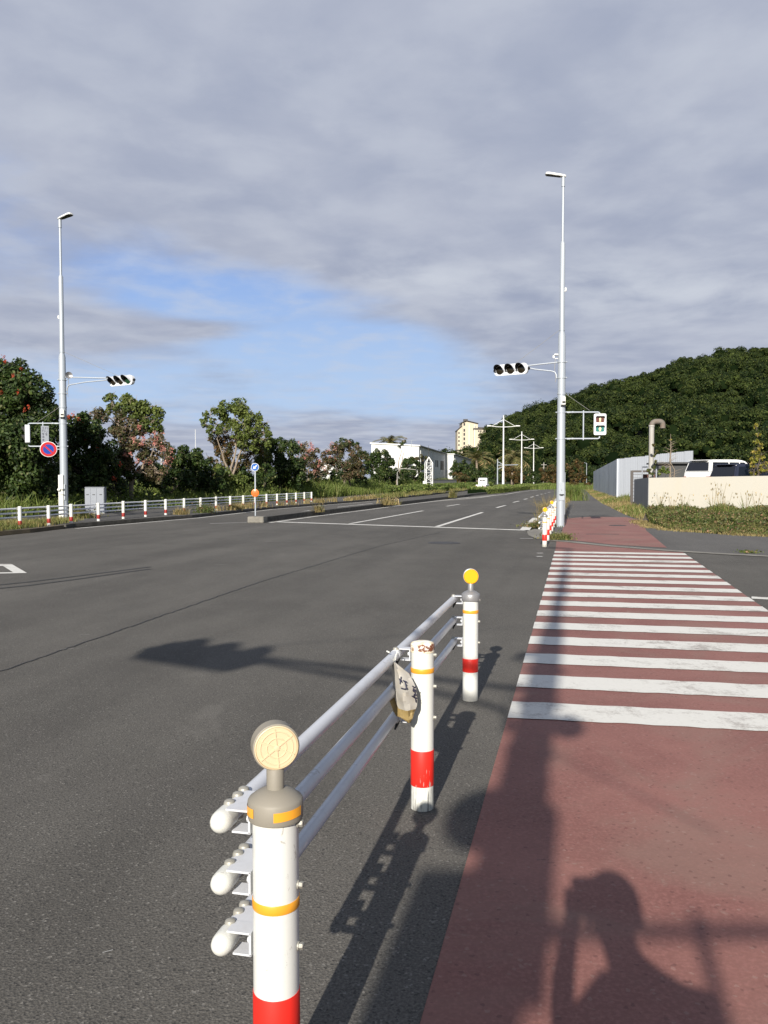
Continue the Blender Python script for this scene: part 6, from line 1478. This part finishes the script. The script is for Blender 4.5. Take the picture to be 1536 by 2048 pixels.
for i, (px, d_, sc_, a_, lab) in enumerate([(1006.5, 113, 1, 0, 'nearest and tallest white double-armed street lamp on the median hedge'), (1043, 151, 1, -2, 'second white double-armed street lamp, between the nearest one and the third'), (1067, 192, 1, -6, 'third double-armed street lamp, just left of the big signal pole'),
        (1130.5, 236, 1, -18, 'double-armed street lamp mostly hidden by the big signal pole'), (1236.5, 275, 1, -26, 'distant double-armed street lamp peeping over the hoarding corner')]):
    o = dlp if i == 0 else copy_tree(dlp)
    q = P(px, 958, d_); o.location = (q.x, d_, 0); o.rotation_euler.z = R(a_); o['label'] = lab; o['group'] = 'double-armed street lamps'
def mast(name, label, px, d, ytop, r=.08, ybase=None, arms=(), mat='lamp_white', cat='mast'):
    b_ = P(px, 958, d); zt = P(px, ytop, d).z; t = thing(name, label, cat, (b_.x, d, 0)); mb = MB(); mb.lathe([(r, -.1), (r * .7, zt)], 8); obj('pole', mb, mat, t)
    if arms:
        mb = MB()
        for (dx, z0, z1) in arms: mb.tube([(0, 0, zt + z0), (dx, 0, zt + z1)], r * .55, 6)
        obj('arm', mb, mat, t)
    return t
mast('signal_mast', 'distant signal mast with a long horizontal arm left of the nearest double lamp', 995, 158, 918, .13, arms=((3.9, -1.2, -1.1), (1.2, -.5, -1.15), (.9, -2.0, -1.5)), mat='galvanised')
mast('utility_pole', 'distant concrete utility pole with short crossarms against the dark hill', 1087.5, 215, 925, .15, arms=((.7, -.6, -.6), (-.7, -.6, -.6), (.7, -1.4, -1.4), (-.7, -1.4, -1.4)), mat='vent_pipe', cat='utility pole')
mast('camera_mast', 'small grey mast with a camera head beyond the end of the path', 1173, 150, 926, .06, arms=((-.45, -.1, .1),), mat='galvanised')
mast('antenna_mast', 'thin white mast rising behind the tufted tree on the left', 323, 110, 838, .07)
mast('antenna_mast', 'hair-thin mast standing behind the low tree left of the domed tree', 391.5, 120, 859, .05)
mast('street_light_pole', 'thin lamp pole with a short head on top standing before the white building', 823, 128, 881, .05, arms=((.8, 0, .05), (-1.2, -.05, .12)), mat='galvanised', cat='street lamp')
mast('antenna_mast', 'thin dark mast on the roofline of the long white building', 857, 138, 891, .035, mat='steel_dark')
mast('street_light_pole', 'curved pale street light in front of the bushy tree by the white building', 794.5, 103, 945, .06, arms=((.3, .0, .35), (1.2, .35, .55), (2.3, .55, .35)), mat='vent_pipe', cat='street lamp')

# ------------------------------------------------------------------ buildings
def world_box(c0, along_, w_, dep, z0, zL, zR, zbL=None, zbR=None):
    """prism: front from c0 along `along_` for w_, going back by dep perpendicular; roof heights at the four corners"""
    a = Vector(along_).normalized(); bk = Vector((-a.y, a.x, 0));
    if bk.y < 0: bk = -bk
    p_ = [Vector(c0), Vector(c0) + a * w_, Vector(c0) + a * w_ + bk * dep, Vector(c0) + bk * dep]
    zt = [zL, zR, zbR if zbR is not None else zR, zbL if zbL is not None else zL]
    return [(q.x, q.y, z0) for q in p_] + [(q.x, q.y, h_) for q, h_ in zip(p_, zt)], [(0,3,2,1),(4,5,6,7),(0,1,5,4),(1,2,6,5),(2,3,7,6),(3,0,4,7)]
def building(name, label, c0, wdt, dep, zL, zR, zbR, wins_front, wins_side, base=1.6, flip=1):
    t = thing(name, label, 'building', c0); a = V_; bk = U
    def loc(u_, v_, z): q = a * u_ + bk * v_; return (q.x, q.y, z)
    mb = MB(); vs = [loc(0, 0, base), loc(wdt, 0, base), loc(wdt, dep, base), loc(0, dep, base), loc(0, 0, zL), loc(wdt, 0, zR), loc(wdt, dep, zbR), loc(0, dep, zbR + (zL - zR))]
    F6 = [(0,3,2,1),(4,5,6,7),(0,1,5,4),(1,2,6,5),(2,3,7,6),(3,0,4,7)]; mb.add(vs, F6); wl = obj('wall', mb, 'build_white', t, smooth=False)
    mb = MB(); mb.add([loc(.02, .02, -.1), loc(wdt - .02, .02, -.1), loc(wdt - .02, dep - .02, -.1), loc(.02, dep - .02, -.1), loc(.02, .02, base), loc(wdt - .02, .02, base), loc(wdt - .02, dep - .02, base), loc(.02, dep - .02, base)], F6); obj('base_band', mb, 'build_brown', t, smooth=False)
    mb = MB(); o_ = .22; mb.add([loc(-o_, -o_, zL + .02), loc(wdt + o_, -o_, zR + .02), loc(wdt + o_, dep, zbR + .02), loc(-o_, dep, zbR + zL - zR + .02), loc(-o_, -o_, zL + .20), loc(wdt + o_, -o_, zR + .20), loc(wdt + o_, dep, zbR + .20), loc(-o_, dep, zbR + zL - zR + .20)], F6); obj('roof', mb, 'lamp_white', t, smooth=False)
    mb = MB(); mb.add([loc(wdt + .23, 0, zR - .02), loc(wdt + .33, 0, zR - .02), loc(wdt + .33, dep, zbR - .02), loc(wdt + .23, dep, zbR - .02), loc(wdt + .23, 0, zR + .10), loc(wdt + .33, 0, zR + .10), loc(wdt + .33, dep, zbR + .10), loc(wdt + .23, dep, zbR + .10)], F6); obj('gutter', mb, 'build_roof', t, smooth=False)
    for (u0, u1, z0, z1) in wins_front:
        mb = MB(); mb.add([loc(u0, -.03, z0), loc(u1, -.03, z0), loc(u1, .0, z0), loc(u0, .0, z0), loc(u0, -.03, z1), loc(u1, -.03, z1), loc(u1, .0, z1), loc(u0, .0, z1)], F6); fw = obj('window', mb, 'cabinet_grey', t, smooth=False)
        mb = MB(); e_ = .07; um = (u0 + u1) / 2
        for a0, a1 in ((u0 + e_, um - e_ / 2), (um + e_ / 2, u1 - e_)): mb.add([loc(a0, -.036, z0 + e_), loc(a1, -.036, z0 + e_), loc(a1, -.031, z0 + e_), loc(a0, -.031, z0 + e_), loc(a0, -.036, z1 - e_), loc(a1, -.036, z1 - e_), loc(a1, -.031, z1 - e_), loc(a0, -.031, z1 - e_)], F6)
        obj('pane', mb, 'build_window', fw, smooth=False)
    for (v0, v1, z0, z1) in wins_side:
        mb = MB(); mb.add([loc(wdt, v0, z0), loc(wdt + .03, v0, z0), loc(wdt + .03, v1, z0), loc(wdt, v1, z0), loc(wdt, v0, z1), loc(wdt + .03, v0, z1), loc(wdt + .03, v1, z1), loc(wdt, v1, z1)], F6); fw = obj('window', mb, 'cabinet_line', t, smooth=False)
        mb = MB(); e_ = .06; mb.add([loc(wdt + .031, v0 + e_, z0 + e_), loc(wdt + .037, v0 + e_, z0 + e_), loc(wdt + .037, v1 - e_, z0 + e_), loc(wdt + .031, v1 - e_, z0 + e_), loc(wdt + .031, v0 + e_, z1 - e_), loc(wdt + .037, v0 + e_, z1 - e_), loc(wdt + .037, v1 - e_, z1 - e_), loc(wdt + .031, v1 - e_, z1 - e_)], F6); obj('pane', mb, 'build_window', fw, smooth=False)
    for v0 in (1.2, 12.0, 14.2, dep - .6):
        if v0 < dep: q = loc(wdt + .06, v0, 0); mb = MB(); mb.tube([(q[0], q[1], 0), (q[0], q[1], np.interp(v0, [0, dep], [zR, zbR]) - .05)], .05, 6); obj('downpipe', mb, 'lamp_white', t)
    return t
cR = P(838, 893, 140); cR.z = 0; c0 = cR - V_ * 8.3
building('warehouse', 'long two-storey white building with a brown base band behind the lattice tower', c0, 8.3, 29.8, 7.67, 7.17, 6.70, [(1.9, 4.0, 4.0, 5.3), (5.6, 7.2, 3.6, 5.1)], [(1.5, 4.6, 3.9, 5.7), (8.8, 10.2, 4.2, 5.6), (17.0, 18.0, 3.9, 5.2), (19.0, 20.0, 3.9, 5.2), (23.0, 27.0, 3.4, 5.2)])
c2 = cR + U * 29.9 + V_ * .02
building('warehouse', 'smaller white building joined on behind, at the right end of the long one', c2, 1.6, 29.0, 6.62, 6.60, 6.1, [], [(1.5, 5.0, 3.2, 4.9), (9.0, 10.2, 3.5, 4.8), (11.5, 12.7, 3.5, 4.8), (15, 16, 3.6, 4.7)])
bw = P(850, 966, 122); mbp = P(912, 966, 135)
bwall = thing('block_wall', 'low grey block wall at the foot of the white buildings', 'wall', (bw.x, bw.y, 0)); mb = MB(); strip(mb, [(0, 0), (mbp.x - bw.x, mbp.y - bw.y)], .1, .1, 1.5, -.1); obj('blocks', mb, 'tan_block', bwall, smooth=False)
mb = MB(); strip(mb, [(0, 0), (mbp.x - bw.x, mbp.y - bw.y)], .14, .14, 1.56, 1.503); obj('coping', mb, 'concrete', bwall, smooth=False)
sr = P(668, 938, 150); sb = thing('storage_shed', 'pale roofed shed glimpsed between the two faded pink trees', 'shed', (sr.x - 2.5, 150, 0)); mb = MB(); mb.prism([(0, -.1), (6, -.1), (6, 4.0), (3, 5.2), (0, 4.0)], 0, 8, axis='y'); obj('wall', mb, 'build_white', sb, smooth=False)
mb = MB(); mb.prism([(-.3, 3.95), (3, 5.28), (6.3, 3.95), (6.3, 4.1), (3, 5.43), (-.3, 4.1)], -.3, 8.3, axis='y'); obj('roof', mb, 'build_roof', sb, smooth=False)

def tower():
    d = 420; b0 = P(936, 958, d); t = thing('apartment_tower', 'tall cream tower block with a dark stepped roof rising beside the wooded hill', 'building', (b0.x, d, 0)); ox = b0.x
    def X(px, dd=d): return (px - 768) / F * dd - ox
    def Z(py, dd=d): return P(900, py, dd).z
    def blk(nm, x0, x1, y0, y1, z0, prof, mat, par=t):
        mb = MB(); mb.prism([(x0, z0), (x1, z0)] + prof, y0, y1, axis='y'); return obj(nm, mb, mat, par, smooth=False)
    w1 = blk('wall', X(914.5), X(925), 0, 12, 0, [(X(925), Z(852)), (X(914.5), Z(860.5))], 'tower_cream')
    blk('roof', X(913.7), X(925), -.4, 12.4, Z(860.8), [(X(925), Z(851.3)), (X(925), Z(850.3)), (X(913.7), Z(860))], 'tower_roof') if False else None
    mb = MB(); mb.prism([(X(913.7), Z(861.2)), (X(924), Z(852.2)), (X(924), Z(851.0)), (X(913.7), Z(860.0))], -.5, 12.4, axis='y'); obj('roof', mb, 'tower_roof', t, smooth=False)
    w2 = blk('wall', X(923.5), X(954.5), -1.5, 14, 0, [(X(954.5), Z(847.6)), (X(934), Z(843.6)), (X(923.5), Z(844.8))], 'tower_cream')
    mb = MB(); mb.prism([(X(922), Z(845.2)), (X(931), Z(841.2)), (X(937), Z(843.2)), (X(955.5), Z(847.8)), (X(955), Z(846)), (X(934), Z(841.2)), (X(931), Z(840.6))], -2.2, 14.6, axis='y')
    mb = MB(); mb.add([(X(921.8), -2.4, Z(846)), (X(931.5), -2.4, Z(842)), (X(955.6), -2.4, Z(847.8)), (X(955.6), 15, Z(846)), (X(931.5), 15, Z(840)), (X(921.8), 15, Z(844)),
                       (X(921.8), -2.4, Z(845.2)), (X(931.5), -2.4, Z(841)), (X(955.6), -2.4, Z(846.9)), (X(953), 6, Z(844)), (X(934), 6, Z(840.6)), (X(921.8), 15, Z(843))], [(0, 1, 7, 6), (1, 2, 8, 7), (6, 7, 10, 11), (7, 8, 9, 10), (2, 3, 9, 8), (3, 4, 10, 9), (4, 5, 11, 10), (0, 6, 11, 5), (0, 5, 4, 1), (1, 4, 3, 2)])
    obj('roof', mb, 'tower_roof', t, smooth=False)
    mb = MB(); mb.box((X(932), 4, Z(840.5)), (2.2, 1.6, 1.6)); obj('roof_vent', mb, 'tower_roof', t, smooth=False)
    w3 = blk('wall', X(946), X(985), -3, 10, 0, [(X(985), Z(860)), (X(946), Z(858.6))], 'tower_cream')
    mb = MB(); mb.box(((X(945) + X(986)) / 2, 3.4, Z(858.2)), (X(986) - X(945), 13.6, .7)); obj('roof', mb, 'tower_roof', t, smooth=False)
    mb = MB(); mb.prism([(X(954), Z(857)), (X(990), Z(857)), (X(985), Z(854)), (X(955), Z(853.2))], 4, 16, axis='y'); obj('roof', mb, 'tower_roof', t, smooth=False)
    for py in (866, 874, 882, 890): mb = MB(); mb.box((X(917.5), -.02, Z(py)), (.7, .06, .9)); obj('window', mb, 'build_window', w1, smooth=False)
    for py in (849, 861, 869, 878, 887, 895): mb = MB(); mb.box((X(927.5), -1.52, Z(py)), (.8, .06, 1.4)); obj('window', mb, 'build_window', w2, smooth=False)
    for py in (863, 871):
        for px in (955.5, 959.5): mb = MB(); mb.box((X(px), -3.02, Z(py)), (.6, .06, .8)); obj('window', mb, 'build_window', w3, smooth=False)
    for px, w_ in ((937, w2), (947.5, w3)): mb = MB(); mb.box((X(px), -1.62 if w_ is w2 else -3.1, Z(877)), (.22, .12, 14)); obj('downpipe', mb, 'lamp_white', t, smooth=False)
    b2 = P(921, 903, 400); mb = MB(); mb.prism([(X(913, 400), 0), (X(930, 400), 0), (X(930, 400), Z(902, 400)), (X(913, 400), Z(902, 400))], -22, -12, axis='y'); obj('annex', mb, 'tower_cream', t, smooth=False)
    mb = MB(); mb.box((X(921.5, 400), -17, Z(901, 400)), (4.9, 11, .6)); obj('annex_roof', mb, 'tower_roof', t, smooth=False)
tower()

def lattice():
    d = 96.0; b_ = P(857.5, 958, d); zt = P(857, 914, d).z; t = thing('lattice_tower', 'white tapering-topped steel lattice tower in front of the white building', 'tower', (b_.x, d, 0), R(12)); h_ = .37
    zs = P(857, 926, d).z; mb = MB(); cs = [(-h_, -h_), (h_, -h_), (h_, h_), (-h_, h_)]
    for x, y in cs: mb.tube([(x, y, 0), (x, y, zs), (0, 0, zt)], .045, 6)
    obj('corner_post', mb, 'lattice_white', t, ang=20); mb = MB(); n = 6
    for k in range(n):
        z0, z1 = .1 + (zs - .1) * k / n, .1 + (zs - .1) * (k + 1) / n
        for i in range(4):
            a, c = cs[i], cs[(i+1) % 4]; mb.tube([(*a, z1), (*c, z1)], .026, 5); mb.tube([(*(a if k % 2 else c), z0), (*(c if k % 2 else a), z1)], .026, 5)
    obj('bracing', mb, 'lattice_white', t)
    mb = MB(); mb.box((-.62, -.3, .75), (.30, .25, 1.3)); obj('equipment_box', mb, 'lattice_white', t, smooth=False)
lattice()
print('objects', len(bpy.data.objects), 'faces', sum(len(o.data.polygons) for o in bpy.data.objects if o.type == 'MESH'))
